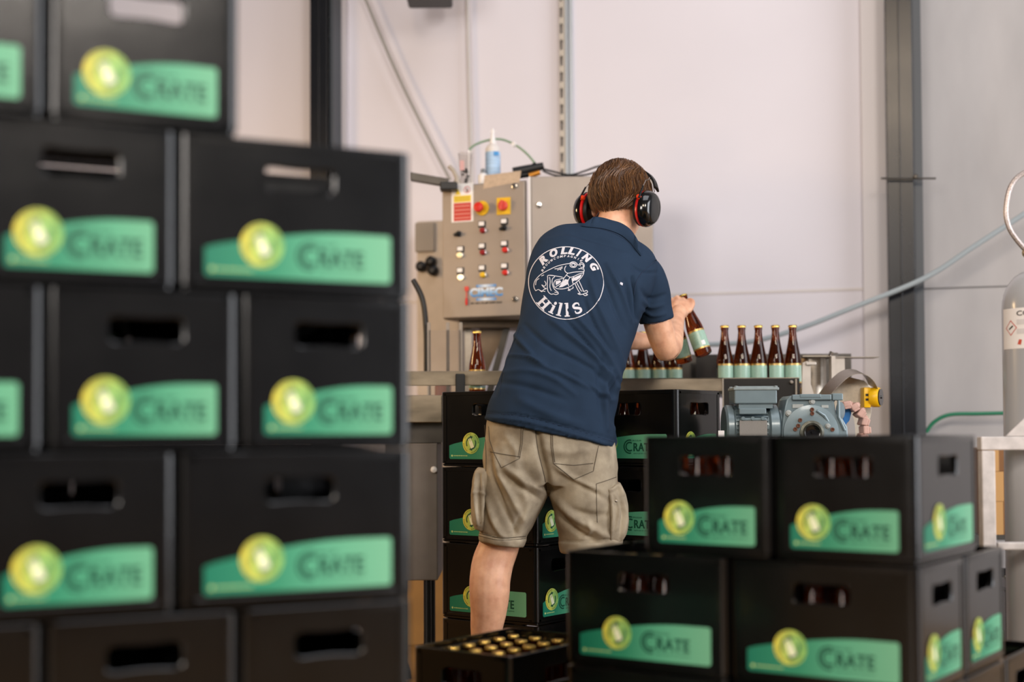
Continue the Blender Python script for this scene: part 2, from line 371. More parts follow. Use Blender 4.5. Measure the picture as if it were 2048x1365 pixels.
def crate_body():
    b = MB(); L_, D_, H_ = 0.397, 0.297, CH; R = 0.017
    # floor plate, rims
    def rrect(hx, hy, r, z, n=5):
        P = []
        for cx, cy, a0 in ((hx-r, hy-r, 0), (-hx+r, hy-r, 90), (-hx+r, -hy+r, 180), (hx-r, -hy+r, 270)):
            for k in range(n+1):
                a = math.radians(a0+90*k/n); P.append((cx+r*math.cos(a), cy+r*math.sin(a), z))
        return P
    hx, hy = L_/2, D_/2
    def tubeshell(z0, z1, out, inn):
        b.rings([rrect(hx-inn, hy-inn, max(0.003, R-inn), z0), rrect(hx-out, hy-out, R-out, z0+0.0015), rrect(hx-out, hy-out, R-out, z1-0.0015),
                 rrect(hx-out-0.0015, hy-out-0.0015, R-out-0.001, z1), rrect(hx-inn, hy-inn, max(0.003, R-inn), z1), rrect(hx-inn, hy-inn, max(0.003, R-inn), z0)], cap=False)
    tubeshell(0.0, 0.009, 0.004, 0.010); tubeshell(0.009, 0.020, 0.0, 0.010); tubeshell(H_-0.014, H_, 0.0, 0.009)
    b.box(-hx+0.006, hx-0.006, -hy+0.006, hy-0.006, 0.004, 0.008)
    # corner posts
    for sx, sy, a0 in ((1, 1, 0), (-1, 1, 90), (-1, -1, 180), (1, -1, 270)):
        def post(z):
            cx, cy = sx*(hx-R), sy*(hy-R); P = []
            e1 = math.radians(a0); e2 = math.radians(a0+90)
            P.append((cx+R*math.cos(e1)-0.006*abs(math.cos(e1))*sx*0+(-math.cos(e2))*0.010, cy+R*math.sin(e1)-math.sin(e2)*0.010, z))
            for k in range(7):
                a = math.radians(a0+90*k/6); P.append((cx+R*math.cos(a), cy+R*math.sin(a), z))
            P.append((cx+R*math.cos(e2)-math.cos(e1)*0.010, cy+R*math.sin(e2)-math.sin(e1)*0.010, z))
            P.append((cx-math.cos(e1)*0.010+math.cos(e2)*(R-0.008), cy-math.sin(e1)*0.010+math.sin(e2)*(R-0.008), z))
            P.append((cx+math.cos(e1)*(R-0.008)-math.cos(e2)*0.010, cy+math.sin(e1)*(R-0.008)-math.sin(e2)*0.010, z))
            return P
        b.rings([post(0.012), post(H_-0.006)])
    # walls with handle
    def wall(W, M):
        a, c = 0.058, 0.0235; cz = H_-0.062; hw = W/2-0.021; zt, zb = H_-0.010, 0.016
        angs = sorted(set([2*PI*k/64 for k in range(64)]+[math.atan2(z-cz, x) % (2*PI) for x in (-hw, hw) for z in (zt, zb)]))
        hole = []; out = []
        for t in angs:
            co, si = math.cos(t), math.sin(t)
            x = a*math.copysign(abs(co)**0.42, co); z = c*math.copysign(abs(si)**0.42, si)*(1-0.24*(1-min(1, abs(x)/a)**2))
            hole.append((x, cz+z))
            k = min([q for q in ((hw/abs(co) if abs(co) > 1e-9 else 9), ((zt-cz)/si if si > 1e-9 else 9), ((zb-cz)/si if si < -1e-9 else 9))])
            out.append((co*k, cz+si*k))
        n = len(angs); y0 = 0.0016
        hole2 = [(x*1.05, cz+(z-cz)*1.12) for x, z in hole]
        V = [(x, y0, z) for x, z in out]+[(x, y0, z) for x, z in hole2]+[(x, y0-0.0012, z) for x, z in hole2]+[(x, y0+0.001, z) for x, z in hole]+[(x, 0.014, z) for x, z in hole]+[(x, 0.0065, z) for x, z in out]
        Fq = []
        for k in range(5):
            for i in range(n): Fq.append((k*n+i, k*n+(i+1) % n, (k+1)*n+(i+1) % n, (k+1)*n+i))
        b.add(V, Fq, 0, M)
    wall(L_, Matrix.Translation((0, -hy, 0))); wall(L_, Matrix.Translation((0, hy, 0)) @ Matrix.Rotation(PI, 4, 'Z'))
    wall(D_, Matrix.Translation((hx, 0, 0)) @ Matrix.Rotation(PI/2, 4, 'Z')); wall(D_, Matrix.Translation((-hx, 0, 0)) @ Matrix.Rotation(-PI/2, 4, 'Z'))
    return b
def make_crate():
    e = empty('beer_crate')
    crate_body().build('crate_body', PLASTIC, e, smooth=True)
    d = MB()
    for i in range(1, 6): x = -0.19+0.38*i/6; d.box(x-0.001, x+0.001, -0.14, 0.14, 0.008, 0.12)
    for i in range(1, 4): y = -0.14+0.28*i/4; d.box(-0.19, 0.19, y-0.001, y+0.001, 0.008, 0.12)
    d.build('bottle_divider', PLASTIC, e)
    yo = 0.149-0.0016+0.0005
    for rz, lg in ((0, 1), (PI/2, 0), (PI, 1), (-PI/2, 0)):
        q = label_part(lg, e); W = 0.318 if lg else 0.222; dd = (0.149 if lg else 0.199)-0.0016+0.0006
        M = Matrix.Rotation(rz, 4, 'Z') @ Matrix.Translation((-W/2, -dd, 0.025)); q.location = M.translation; q.rotation_euler = (0, 0, rz)
    return e
proto = make_crate(); remember(proto); USED = [False]
ROWH = 0.2535
def crate(x, y, z, rz, label, group):
    """x,y = centre of the footprint"""
    if not USED[0]: o = proto; USED[0] = True
    else: o = copy_tree(proto)
    o.location = (x, y, z); o.rotation_euler = (0, 0, rz); tag(o, label, 'crate', group); return o
class Stack:
    def __init__(s, cx, cy, phi, sign): # sign +1: left end recedes ; -1: left end nearer
        s.c = Vector((cx, cy)); s.e = Vector((-math.cos(phi), sign*math.sin(phi))); s.d = Vector((sign*math.sin(phi), math.cos(phi)))
        s.rz = -phi*sign
    def pos(s, a, t): return s.c+s.e*a+s.d*t
    def put(s, a, t, z, short, label, group):
        w_, dp = (0.3, 0.4) if short else (0.4, 0.3); p = s.pos(a+w_/2, t+dp/2)
        jx = random.uniform(-0.0006, 0.0006)
        return crate(p.x+jx, p.y+jx, z, s.rz+(PI/2 if short else 0), label, group)
WOOD = mat('pallet_wood', '#8d6b45', 0.75, var=0.3, vscale=8, stretch=(1, 6, 1))
def pallet(cx, cy, rz, top, label, lx=1.2, ly=0.8, name='wooden_pallet'):
    e = empty(name, (cx, cy, 0), rz, label, 'pallet')
    for k in range(5):
        y = -ly/2+k*(ly-0.1)/4; MB().box(-lx/2, lx/2, y, y+0.1, top-0.02, top, bev=0.002).build('deck_board', WOOD, e)
    for x in (-lx/2, -0.06, lx/2-0.12): MB().box(x, x+0.12, -ly/2, ly/2, 0, top-0.0202, bev=0.002).build('bearer', WOOD, e)
    return e

# ---- left stack, large and close
LS = Stack(-0.167, 2.414, 0.473, -1)
ZL = 1.399
gL = 'black crates of the tall foreground stack'
def lput(row, a, short, label): LS.put(a, 0, ZL-(row-1)*ROWH, short, label, gL)
lput(1, 0.3, True, 'topmost black crate in view, its handle hole showing light, on the tall stack')
lput(1, 0.6, True, 'topmost black crate cut by the left edge of view, beside the topmost crate')
lput(2, 0.0, False, 'wide-label black crate at the top right corner of the tall left stack')
lput(2, 0.4, True, 'narrow-label black crate left of the top right corner crate of the tall stack')
lput(3, 0.0, True, 'narrow-label black crate at the right edge, third layer down of the tall stack')
lput(3, 0.3, True, 'middle black crate of the third layer down in the tall left stack')
lput(3, 0.6, True, 'black crate at the left picture edge in the third layer of the tall stack')
lput(4, 0.0, False, 'wide-label black crate at the right edge, fourth layer down of the tall stack')
lput(4, 0.4, True, 'narrow-label black crate at left in the fourth layer down of the tall stack')
lput(5, 0.0, True, 'black crate at the right end of the lowest visible layer of the tall stack')
lput(5, 0.3, True, 'middle black crate of the lowest visible layer of the tall stack')
lput(5, 0.6, True, 'black crate at the left end of the lowest visible layer of the tall stack')
lput(6, 0.0, False, 'black crate at the right under the lowest visible layer of the tall stack')
lput(6, 0.4, True, 'black crate at the left under the lowest visible layer of the tall stack')
lput(6, 0.7, True, 'black crate at the far left under the lowest visible layer of the tall stack')
for row, a, t, short in ((2, 0.0, 0.3, False), (2, 0.4, 0.4, True), (3, 0.0, 0.4, True), (3, 0.3, 0.4, True), (4, 0.0, 0.3, False), (4, 0.4, 0.4, True), (5, 0.0, 0.4, True), (5, 0.3, 0.4, True), (6, 0.0, 0.3, False), (6, 0.4, 0.4, True)):  # unseen rear row of the full pallet, added so the handle holes stay dark
    LS.put(a, t, ZL-(row-1)*ROWH, short, 'black crate of the %s layer hidden behind the %s front crate of the tall stack' % (['', '', 'second', 'third', 'fourth', 'fifth', 'lowest'][row], 'right' if a == 0 else 'middle'), 'rear crates of the tall foreground stack')
p = LS.pos(0.55, 0.4); pallet(p.x, p.y, LS.rz, ZL-5*ROWH-0.0005, 'wooden pallet under the tall left stack of black crates', 1.2, 0.8)

# ---- right stack
RS = Stack(0.775, 2.723, 0.596, 1); ZR = 0.911-ROWH
gR = 'black crates of the lower right stack'
def rput(row, a, t, short, label): return RS.put(a, t, ZR-(row-1)*ROWH, short, label, gR)
rput(1, 0.0, 0, True, 'black crate at the top right corner of the right stack, glossy side in daylight')
rput(1, 0.3, 0, True, 'black crate at the top left of the right stack, beside the corner crate')
rput(2, 0.0, 0, False, 'front right black crate in the second layer of the right stack')
rput(2, 0.4, 0, False, 'front left black crate in the second layer of the right stack, its top open')
rput(2, 0.0, 0.3, False, 'rear right black crate in the second layer of the right stack')
rput(2, 0.4, 0.3, False, 'rear left black crate in the second layer of the right stack')
rput(3, 0.0, 0, False, 'black crate at the right front of the bottom layer of the right stack')
rput(3, 0.4, 0, False, 'black crate at the left front of the bottom layer of the right stack')
rput(3, 0.0, 0.3, False, 'black crate at the right middle of the bottom layer of the right stack')
rput(3, 0.0, 0.6, False, 'black crate at the right rear of the bottom layer of the right stack')
rput(3, 0.4, 0.3, False, 'black crate at the left middle of the bottom layer of the right stack')
p = RS.pos(0.40, 0.45); pallet(p.x, p.y, RS.rz, ZR-2*ROWH-0.0005, 'wooden pallet under the right stack of black crates', 0.8, 0.9)

# ---- stacks against the conveyor
WS1 = Stack(0.074, 4.56, 0.646, 1); WS2 = Stack(0.534, 4.601, 0.646, 1)
ZW = 1.057-ROWH; names = ['top', 'second', 'third', 'bottom']
for k in range(4):
    WS1.put(0, 0, ZW-k*ROWH, False, "black crate, %s of the stack left of and behind the man's bare leg" % names[k], 'crates of the stack behind the man, left')
    WS2.put(0, 0, ZW-k*ROWH, False, "black crate, %s of the stack right of the man's shorts" % names[k], 'crates of the stack behind the man, right')
TR = mat('dark_dolly', '#17181a', 0.5)
for st, nm in ((WS1, "left stack behind the man"), (WS2, "stack right of the man's shorts")):
    p = st.pos(0.2, 0.15); e = empty('crate_dolly', (p.x, p.y, 0), st.rz, 'low dark dolly under the '+nm, 'dolly')
    MB().box(-0.2, 0.2, -0.15, 0.15, 0.028, ZW-3*ROWH-0.0005, bev=0.003).build('dolly_deck', TR, e)
    for sx in (-0.16, 0.16):
        for sy in (-0.11, 0.11): MB().lathe([(0.014, -0.01), (0.014, 0.01)], 14, M=Matrix.Translation((sx, sy, 0.014)) @ Matrix.Rotation(PI/2, 4, 'X')).build('wheel', TR, e)
# ---- front crate with bottles
FP = Vector((0.000, 3.285)); fdx = Vector((-0.807, 0.59)).normalized(); fdy = Vector((0.59, 0.807)).normalized()
FP = FP+fdx*0.006
FT = 0.400
fc = FP+fdx*0.15+fdy*0.2; frz = math.atan2(fdy.y, fdy.x)
crate(fc.x, fc.y, FT-CH, frz, "open black crate full of gold-capped bottles in front of the man's leg", 'open crates on the floor')
pallet(fc.x, fc.y, frz, FT-CH-0.0005, 'wooden pallet under the open crate of gold-capped bottles', 0.4, 0.3)
# ---- far right crate
p = at(2010, 1330, 4.75)
crate(p.x+0.16, 4.75+0.2, p.z, PI/2, 'black crate at the lower right picture edge, beyond the right stack', 'open crates on the floor')
pallet(p.x+0.16, 4.95, PI/2, p.z-0.0005, 'wooden pallet under the crate at the lower right picture edge', 0.4, 0.3)
e = empty('plastic_tray', (p.x+0.16, 4.95, p.z+CH+0.001), 0, 'dark shallow tray on the crate at the lower right picture edge', 'tray')
b = MB(); b.M = Matrix.Identity(4)
b.box(-0.14, 0.18, -0.19, 0.19, 0.0, 0.004); b.box(-0.145, -0.14, -0.19, 0.19, 0, 0.03); b.box(-0.145, 0.18, -0.195, -0.19, 0, 0.03); b.box(0.18, 0.185, -0.19, 0.19, 0, 0.03); b.box(-0.145, 0.18, 0.19, 0.195, 0, 0.03)
b.build('tray_shell', BLACKG, e)
b = MB(); b.tube([(-0.14, -0.15, 0.034), (0.16, 0.1, 0.034)], 0.004, 8); b.tube([(-0.1, -0.17, 0.034), (0.17, 0.05, 0.034)], 0.004, 8); b.build('wire_handle', STEEL, e, smooth=True)

# ------------------------------------------------------------------ bottles
def make_bottle():
    e = empty('beer_bottle')
    prof = [(0.004, 0.004), (0.024, 0.001), (0.0285, 0.003), (0.0302, 0.010), (0.0302, 0.096), (0.0296, 0.106), (0.0278, 0.118), (0.0250, 0.132), (0.0218, 0.147), (0.0188, 0.162), (0.0163, 0.177),
            (0.0146, 0.190), (0.0134, 0.202), (0.0129, 0.213), (0.0129, 0.2155), (0.0146, 0.2165), (0.0146, 0.2215), (0.0132, 0.2225), (0.0130, 0.230), (0.006, 0.2305)]
    MB().lathe(prof, 32).build('glass', GLASS, e, smooth=True)
    b = MB()
    b.lathe([(0.0138, 0.2248), (0.0160, 0.2242), (0.0158, 0.2262), (0.0148, 0.2300), (0.0138, 0.2318), (0.010, 0.2325), (0.002, 0.2326)], 42, flute=1, fa=0.00045); b.build('crown_cap', GOLD, e, smooth=True)
    b = MB(); n = 40
    def band(a0, a1, z0, z1, r, mi):
        v = []; f = []
        for i in range(n+1):
            a = math.radians(a0+(a1-a0)*i/n); v += [(r*math.cos(a), r*math.sin(a), z0), (r*math.cos(a), r*math.sin(a), z1)]
        for i in range(n): f.append((2*i, 2*i+2, 2*i+3, 2*i+1))
        b.add(v, f, mi)
    band(-235, 55, 0.026, 0.0855, 0.03035, 0); band(-235, 55, 0.0855, 0.092, 0.03037, 1); band(-235, 55, 0.021, 0.026, 0.03037, 1)
    rr = random.Random(4)
    for k in range(9):
        z = 0.074-k*0.0045; L_ = rr.uniform(28, 48); band(-120-L_/2, -120+L_/2, z, z+0.0013, 0.03045, 2)
    band(-75, -50, 0.032, 0.048, 0.03045, 3)
    b.build('paper_label', [LABG, GOLDL, mat('label_ink', '#6e9484', 0.5), PAPER], e, smooth=True)
    return e
bproto = make_bottle(); remember(bproto); BU = [False]
def bottle(loc, label, group, rot=None, rz=0):
    if not BU[0]: o = bproto; BU[0] = True
    else: o = copy_tree(bproto)
    o.location = loc; o.rotation_euler = rot if rot is not None else (0, 0, rz); tag(o, label, 'bottle', group); return o
YB = 5.15
zbelt = at(1448, 651, YB).z-0.2326
gB = 'bottles standing on the conveyor'
ords = ['first', 'second', 'third', 'fourth', 'fifth']
for k, x in enumerate((1449, 1483, 1516.5, 1550.5, 1585)):
    q = at(x, 652, YB); bottle((q.x, YB, zbelt), '%s standing bottle from the left in the right-hand row of five' % ords[k], gB, rz=(1.45, 1.15, 0.95, 1.5, 1.0)[k])
for k, x in enumerate((1254, 1285.5, 1317, 1348)):
    q = at(x, 655, 5.46); bottle((q.x, 5.46, zbelt), ["leftmost standing bottle at the man's side, under his left forearm", "second standing bottle from the left, under the man's forearm", "standing bottle just left of the man's right elbow", "standing bottle behind the man's right elbow"][k], gB, rz=(-1.2, -0.2, -0.5, 0.4)[k])
q = at(954, 662, 5.10); bottle((q.x, 5.10, q.z-0.2326), 'single brown bottle at left, under the control cabinet', 'bottles on the left conveyor', rz=0.4)
ZBL = q.z-0.2326
# bottles in crates (local grid)
def crate_bottles(st, a, t, z, short, cols, labelf, group, rowf=0):
    w_, dp = (0.3, 0.4) if short else (0.4, 0.3); nx = 4 if short else 6; sx = (0.28/4 if short else 0.38/6)
    ny = 6 if short else 4; sy = (0.38/6 if short else 0.28/4)
    for (i, j) in cols:
        pp = st.pos(a+w_/2-(-(nx-1)/2+i)*sx, t+dp/2+(-(ny-1)/2+j)*sy)
        bottle((pp.x, pp.y, z+0.0082), labelf, group, rz=random.uniform(0, 6))
for (a, lab) in ((0.0, 'brown bottle seen through the handle hole of the right stack, top right crate'), (0.3, 'brown bottle seen through the handle hole of the right stack, top left crate')):
    crate_bottles(RS, a, 0, ZR, True, [(i, j) for i in range(4) for j in (0, 1)], lab, 'bottles in the top '+('right' if a == 0 else 'left')+' crate of the right stack')
for (a, lab) in ((0.0, 'brown bottle seen through the handle hole of the second-layer right crate'), (0.4, 'gold-capped bottle in the second-layer left crate of the right stack')):
    crate_bottles(RS, a, 0, ZR-ROWH, False, [(i, j) for i in (1, 2, 3, 4) for j in (0, 1)], lab, 'bottles in the second-layer '+('right' if a == 0 else 'left')+' crate of the right stack')
crate_bottles(WS2, 0, 0, ZW, False, [(i, 0) for i in (1, 2, 3, 4)]+[(5, 1), (5, 2)], "brown bottle in the top crate of the stack right of the man's shorts", 'bottles in the top crate of the back right stack')
# front crate: 4 x 6 bottles, individually placed
for i in range(4):
    for j in range(6):
        pp = FP+fdx*(0.15+(i-1.5)*0.07)+fdy*(0.2+(j-2.5)*0.0633)
        bottle((pp.x, pp.y, FT-CH+0.0082), "gold-capped bottle standing in the open crate in front of the man's leg", "bottles in the open front crate", rz=random.uniform(0, 6))

# ------------------------------------------------------------------ conveyor and machine
cz = at(1300, 757, 5.08).z
e = empty('bottle_conveyor', (at(1400, 800, 5.1).x, 5.1, 0), 0, 'steel conveyor table under the standing bottles, right of the man', 'conveyor')
ox = e.location.x
def X(x, Y): return at(x, 800, Y).x
def Z(y, Y): return at(1024, y, Y).z
b = MB(); x0, x1, x2 = X(1150, 5.08)-ox, X(1434, 5.08)-ox, X(1598, 5.08)-ox
b.box(x0, x1+0.02, -0.03, -0.026, Z(785, 5.07), cz, bev=0.001); b.box(x0, x2, -0.03, -0.005, cz-0.004, cz, bev=0.001)
b.build('front_rail', STEEL_W, e)
MB().box(x1+0.02, x2, -0.032, -0.024, Z(900, 5.07), cz-0.003, bev=0.001).build('side_panel', mat('dark_panel', '#25221f', 0.4, 0.4, var=0.4, vscale=9), e)
b = MB(); b.box(x1+0.017, x1+0.022, -0.036, -0.032, Z(900, 5.07), cz-0.003); b.box(x2-0.016, x2-0.010, -0.038, -0.032, Z(900, 5.07), cz-0.006)
for zz in (768, 860): b.lathe([(0.007, 0), (0.007, 0.006), (0.004, 0.008)], 8, M=Matrix.Translation((x2-0.03, -0.034, Z(zz, 5.07))) @ Matrix.Rotation(PI/2, 4, 'X'))
b.build('panel_fold', STEEL, e)
MB().box(x0, x2-0.01, -0.024, 0.50, zbelt-0.02, zbelt-0.0004).build('belt', mat('dark_slat_belt', '#3a3835', 0.4, 0.3), e)
for xx in (x0+0.03, x2-0.06):
    for yy in (0.0, 0.45): MB().box(xx, xx+0.04, yy, yy+0.04, 0, zbelt-0.02).build('leg', STEEL, e)
MB().box(X(1392, 5.5)-ox, X(1470, 5.5)-ox, 0.385, 0.39, zbelt, Z(712, 5.5)).build('backing_plate', mat('dark_panel', '#25221f'), e)
b = MB(); b.box(X(1245, 5.6)-ox, X(1700, 5.6)-ox, 0.47, 0.475, zbelt, Z(712, 5.6)); b.build('rear_guard', STEEL_D, e)
# left conveyor
e = empty('infeed_conveyor', (at(900, 800, 5.0).x, 5.0, 0), 0, 'steel infeed conveyor at left, partly hidden by the tall crate stack', 'conveyor')
ox = e.location.x
b = MB(); xa, xb = X(770, 5.05)-ox, X(1060, 5.05)-ox
b.box(xa, xb, 0.05, 0.058, Z(771, 5.05), Z(742, 5.05), bev=0.002); b.build('guide_rail', STEEL_W, e)
MB().box(X(911, 5.03)-ox, X(930, 5.03)-ox, 0.02, 0.05, Z(800, 5.05), Z(748, 5.05), bev=0.004).build('rail_clamp', BLACK, e)
MB().box(xa, xb, 0.05, 0.70, ZBL-0.018, ZBL-0.0005).build('belt', mat('green_belt_edge', '#2d5f4c', 0.5), e)
MB().box(xa, X(884, 5.0)-ox, 0.0, 0.03, Z(845, 5.0), Z(790, 5.0), bev=0.003).build('side_apron', STEEL_W, e)
MB().box(xa, xb, 0.06, 0.4, Z(885, 5.1), ZBL-0.02).build('drive_housing', STEEL_D, e)
b = MB(); b.box(xa, X(873, 5.0)-ox, 0.05, 0.42, Z(1158, 5.1), Z(886, 5.1), bev=0.004); b.build('lower_cabinet', mat('brown_grey_paint', '#6f6760', 0.5, 0.2, var=0.1), e)
MB().lathe([(0.008, 0), (0.012, 0.012), (0.010, 0.018), (0.002, 0.02)], 12, M=Matrix.Translation((X(866, 5.0)-ox, 0.052, Z(940, 5.0))) @ Matrix.Rotation(PI/2, 4, 'X')).build('knob', WHITE, e)
for xx in (xa+0.02, X(868, 5.0)-ox-0.05):
    for yy in (0.08, 0.34): MB().lathe([(0.03, 0), (0.026, 0.03), (0.014, 0.06), (0.014, Z(1157, 5.1))], 12, M=Matrix.Translation((xx+0.02, yy, 0))).build('leg', BLACK, e)
q0 = at(800, 1200, 6.15); q1 = at(905, 1200, 6.15)
tag(MB().box(q0.x, q1.x, 6.15, 6.19, 0, 0.42, bev=0.004).build('floor_stand_in', mat('warm_lit_floor_tan', '#a17840', 0.6, var=0.25, vscale=5)), 'tan board standing in for the warm-lit floor beyond the left conveyor', 'board')  # added board, its tan stands in for floor lit by the warm lamp
# machine parts in the gap above the left conveyor
def standing(name, x0, x1, y0, y1, Y, dep, mt, label, cat, bev=0.004):
    b = MB(); xl, xr_ = X(x0, Y), X(x1, Y); zb, zt = Z(y1, Y), Z(y0, Y)
    cx = (xl+xr_)/2; e = empty(name, (cx, Y, zb), 0, label, cat)
    MB().box(xl-cx, xr_-cx, 0, dep, 0, zt-zb, bev=bev).build('casing', mt, e); return e
HAZ = mat('clear_polycarbonate', '#cfc8c2', 0.15, trans=0.85, ior=1.1, alpha=0.35)
e = empty('filler_guard', (X(880, 5.5), 5.5, ZBL), 0, 'clear plastic guard with steel posts standing on the left conveyor', 'guard')
zt = Z(655, 5.5)-ZBL
MB().box(X(858, 5.5)-e.location.x, X(922, 5.5)-e.location.x, -0.004, 0.0, 0.0, zt-0.01).build('guard_pane', HAZ, e)
for x in (858, 896, 922): MB().box(X(x, 5.5)-e.location.x-0.006, X(x, 5.5)-e.location.x+0.006, 0.0, 0.02, -0.0, zt+0.02).build('post', mat('dull_post', '#8d8378', 0.5, 0.5), e)
MB().box(X(868, 5.5)-e.location.x, X(900, 5.5)-e.location.x, 0.05, 0.12, 0.0, 0.07, bev=0.01).build('motor_block', mat('rusty_red', '#8a5545', 0.5), e)
# valve unit on the wall side
e = empty('valve_unit', wallp(X(852, 6.6), 0.05, 0), -WSL, 'pale wall cabinet with dark valves, seen in the gap beside the crates', 'cabinet')
q = WM.inverted() @ e.location
xa, za = wx(826, 440, 0.3); xb, zb = wx(886, 780, 0.3)
b = MB(); b.box(xa-q.x, xb-q.x+0.06, -0.2, 0.03, 0.0, za, bev=0.005); b.build('housing', mat('cream_paint', '#b5a797', 0.5, var=0.06), e)
b = MB(); x8, z8 = wx(846, 470, 0.3); b.box(x8-q.x-0.05, x8-q.x+0.04, -0.215, -0.2, z8-0.07, z8+0.06, bev=0.004); b.build('hatch', mat('grey_brown', '#8a8177', 0.5), e)
for (x, y) in ((838, 532), (858, 522), (862, 540)):
    x8, z8 = wx(x, y, 0.3); MB().lathe([(0.018, 0), (0.024, 0.01), (0.024, 0.03), (0.01, 0.04)], 12, M=Matrix.Translation((x8-q.x, -0.2, z8)) @ Matrix.Rotation(PI/2, 4, 'X')).build('valve', BLACK, e)
walltube('power_cable', [(826, 560), (845, 600), (852, 660), (853, 745)], 0.0115, BLACK, 'thick black cable curving down beside the tall crate stack', 'cable', 0.95)
e = empty('support_arm', at(905, 365, 5.72), 0, 'grey steel arm reaching from the left to the control cabinet', 'arm')
p0 = at(820, 352, 5.75)-e.location; p1 = at(897, 365, 5.75)-e.location
b = MB()
for (pa, pb, h) in ((p0, p1, 0.016),):
    b.add([pa+Vector((0, y, z)) for y in (0, 0.04) for z in (-h, h)]+[pb+Vector((0, y, z)) for y in (0, 0.04) for z in (-h, h)], [(0, 1, 3, 2), (4, 6, 7, 5), (0, 4, 5, 1), (2, 3, 7, 6), (0, 2, 6, 4), (1, 5, 7, 3)])
b.build('bar', STEEL_D, e, bevel=0.002)
q = at(895, 373, 5.72)-e.location; MB().box(q.x-0.03, q.x+0.04, -0.02, 0.05, q.z-0.016, q.z+0.016, bev=0.004).build('end_block', BLACK, e)

# ------------------------------------------------------------------ control cabinet
Ya, Yb = 5.80, 5.66
A = at(887, 640, Ya); B = at(1057, 630, Yb); dirx = Vector((B.x-A.x, B.y-A.y, 0)); Wp = dirx.length; pr = math.atan2(dirx.y, dirx.x)
e = empty('control_cabinet', A, pr, 'stainless control cabinet with push buttons and warning sticker, left of the man', 'cabinet')
Hp = (at(887, 373, Ya).z-A.z)
tq = math.tan(-pr); b = MB(); b.add([(x, y, z) for z in (0, Hp) for x, y in ((0, 0), (Wp-0.004, 0), (Wp-0.012-0.19*tq, 0.19), (0, 0.19))], [(3, 2, 1, 0), (4, 5, 6, 7), (0, 1, 5, 4), (1, 2, 6, 5), (2, 3, 7, 6), (3, 0, 4, 7)]); b.build('enclosure', CABST, e, bevel=0.004)
MB().box(0.004, Wp-0.006, -0.018, -0.001, 0.004, Hp-0.004, bev=0.004).build('door', CABST, e)
def PU(x, y): return (x-190)/510*Wp, (1240-y)/785*Hp
def onface(prof, x, y, name, mt, n=20, r=0.019, **k):
    u, v = PU(x, y); return MB().lathe(prof, n, M=Matrix.Rotation(PI/2, 4, 'X')).build(name, mt, e, smooth=True, loc=(u, -r, v), **k)
def plate(x0, x1, y0, y1, name, mt, d0=0.018, d1=0.0195, par=None):
    u0, v1 = PU(x0, y0); u1, v0 = PU(x1, y1)
    return MB().box(0, u1-u0, -(d1-d0), 0, 0, v1-v0).build(name, mt, e, loc=(u0, -d0, v0))
RED = mat('red_plastic', '#cc2418', 0.35); DRED = mat('dark_red_plastic', '#8c1414', 0.3); YEL = mat('yellow_plastic', '#e0b31c', 0.4)
LAMP = mat('lit_lamp', '#fff0cf', 0.4, emit='#ffe2b0', estr=1.6); CHROME = mat('chrome', '#d8d6d2', 0.15, 1.0)
onface([(0.030, 0), (0.030, 0.004), (0.028, 0.006)], 440, 605, 'stop_button_collar', YEL, 28)
onface([(0.010, 0.006), (0.010, 0.026), (0.019, 0.028), (0.021, 0.036), (0.018, 0.044), (0.004, 0.046)], 437, 605, 'emergency_stop_button', RED, 24)
plate(528, 608, 552, 650, 'switch_plate', YEL, 0.018, 0.023)
b = MB(); b.lathe([(0.020, 0), (0.020, 0.012), (0.016, 0.016)], 24, M=Matrix.Rotation(PI/2, 4, 'X')); b.box(-0.007, 0.007, -0.030, -0.012, -0.020, 0.020, bev=0.003)
u, v = PU(568, 600); b.build('rotary_switch', mat('faded_red', '#d2483a', 0.4), e, loc=(u, -0.023, v), rot=(0, 0.2, 0))
def tagp(x, y):
    plate(x-20, x+22, y-18, y+20, 'tag_holder', BLACK, 0.018, 0.021); plate(x-17, x+14, y-14, y+9, 'tag_card', PAPER, 0.021, 0.022)
btn = [(0.0115, 0), (0.0115, 0.005), (0.0095, 0.007), (0.0095, 0.014), (0.008, 0.016), (0.001, 0.0165)]
def button(x, y, mt, ring=True):
    if ring: onface([(0.0125, 0), (0.0125, 0.003), (0.0115, 0.004)], x+8, y, 'button_bezel', CHROME)
    onface(btn, x+6, y, 'push_button', mt)
for (x, y, mt) in ((437, 735, DRED), (437, 862, DRED), (570, 855, RED), (437, 992, YEL), (570, 985, RED), (298, 870, mat('warm_white_lens', '#f3dfae', 0.3, emit='#ffdca0', estr=0.5)), (303, 1000, LAMP)): button(x, y, mt)
for (x, y) in ((437, 697), (570, 690), (307, 835), (437, 825), (570, 818), (305, 960), (437, 952), (570, 947)): tagp(x, y)
for (x, y) in ((297, 745), (570, 727)):
    b = MB(); b.lathe([(0.012, 0), (0.012, 0.006), (0.009, 0.010)], 18, M=Matrix.Rotation(PI/2, 4, 'X')); b.box(-0.016, 0.006, -0.024, -0.006, -0.005, 0.005, bev=0.002)
    u, v = PU(x, y); b.build('selector_switch', BLACK, e, loc=(u, -0.0182, v), rot=(0, -0.5, 0))
for (x, y) in ((633, 490), (633, 1140)):
    onface([(0.011, 0), (0.011, 0.005), (0.008, 0.006), (0.008, 0.009), (0.001, 0.0095)], x, y, 'door_lock', CHROME)
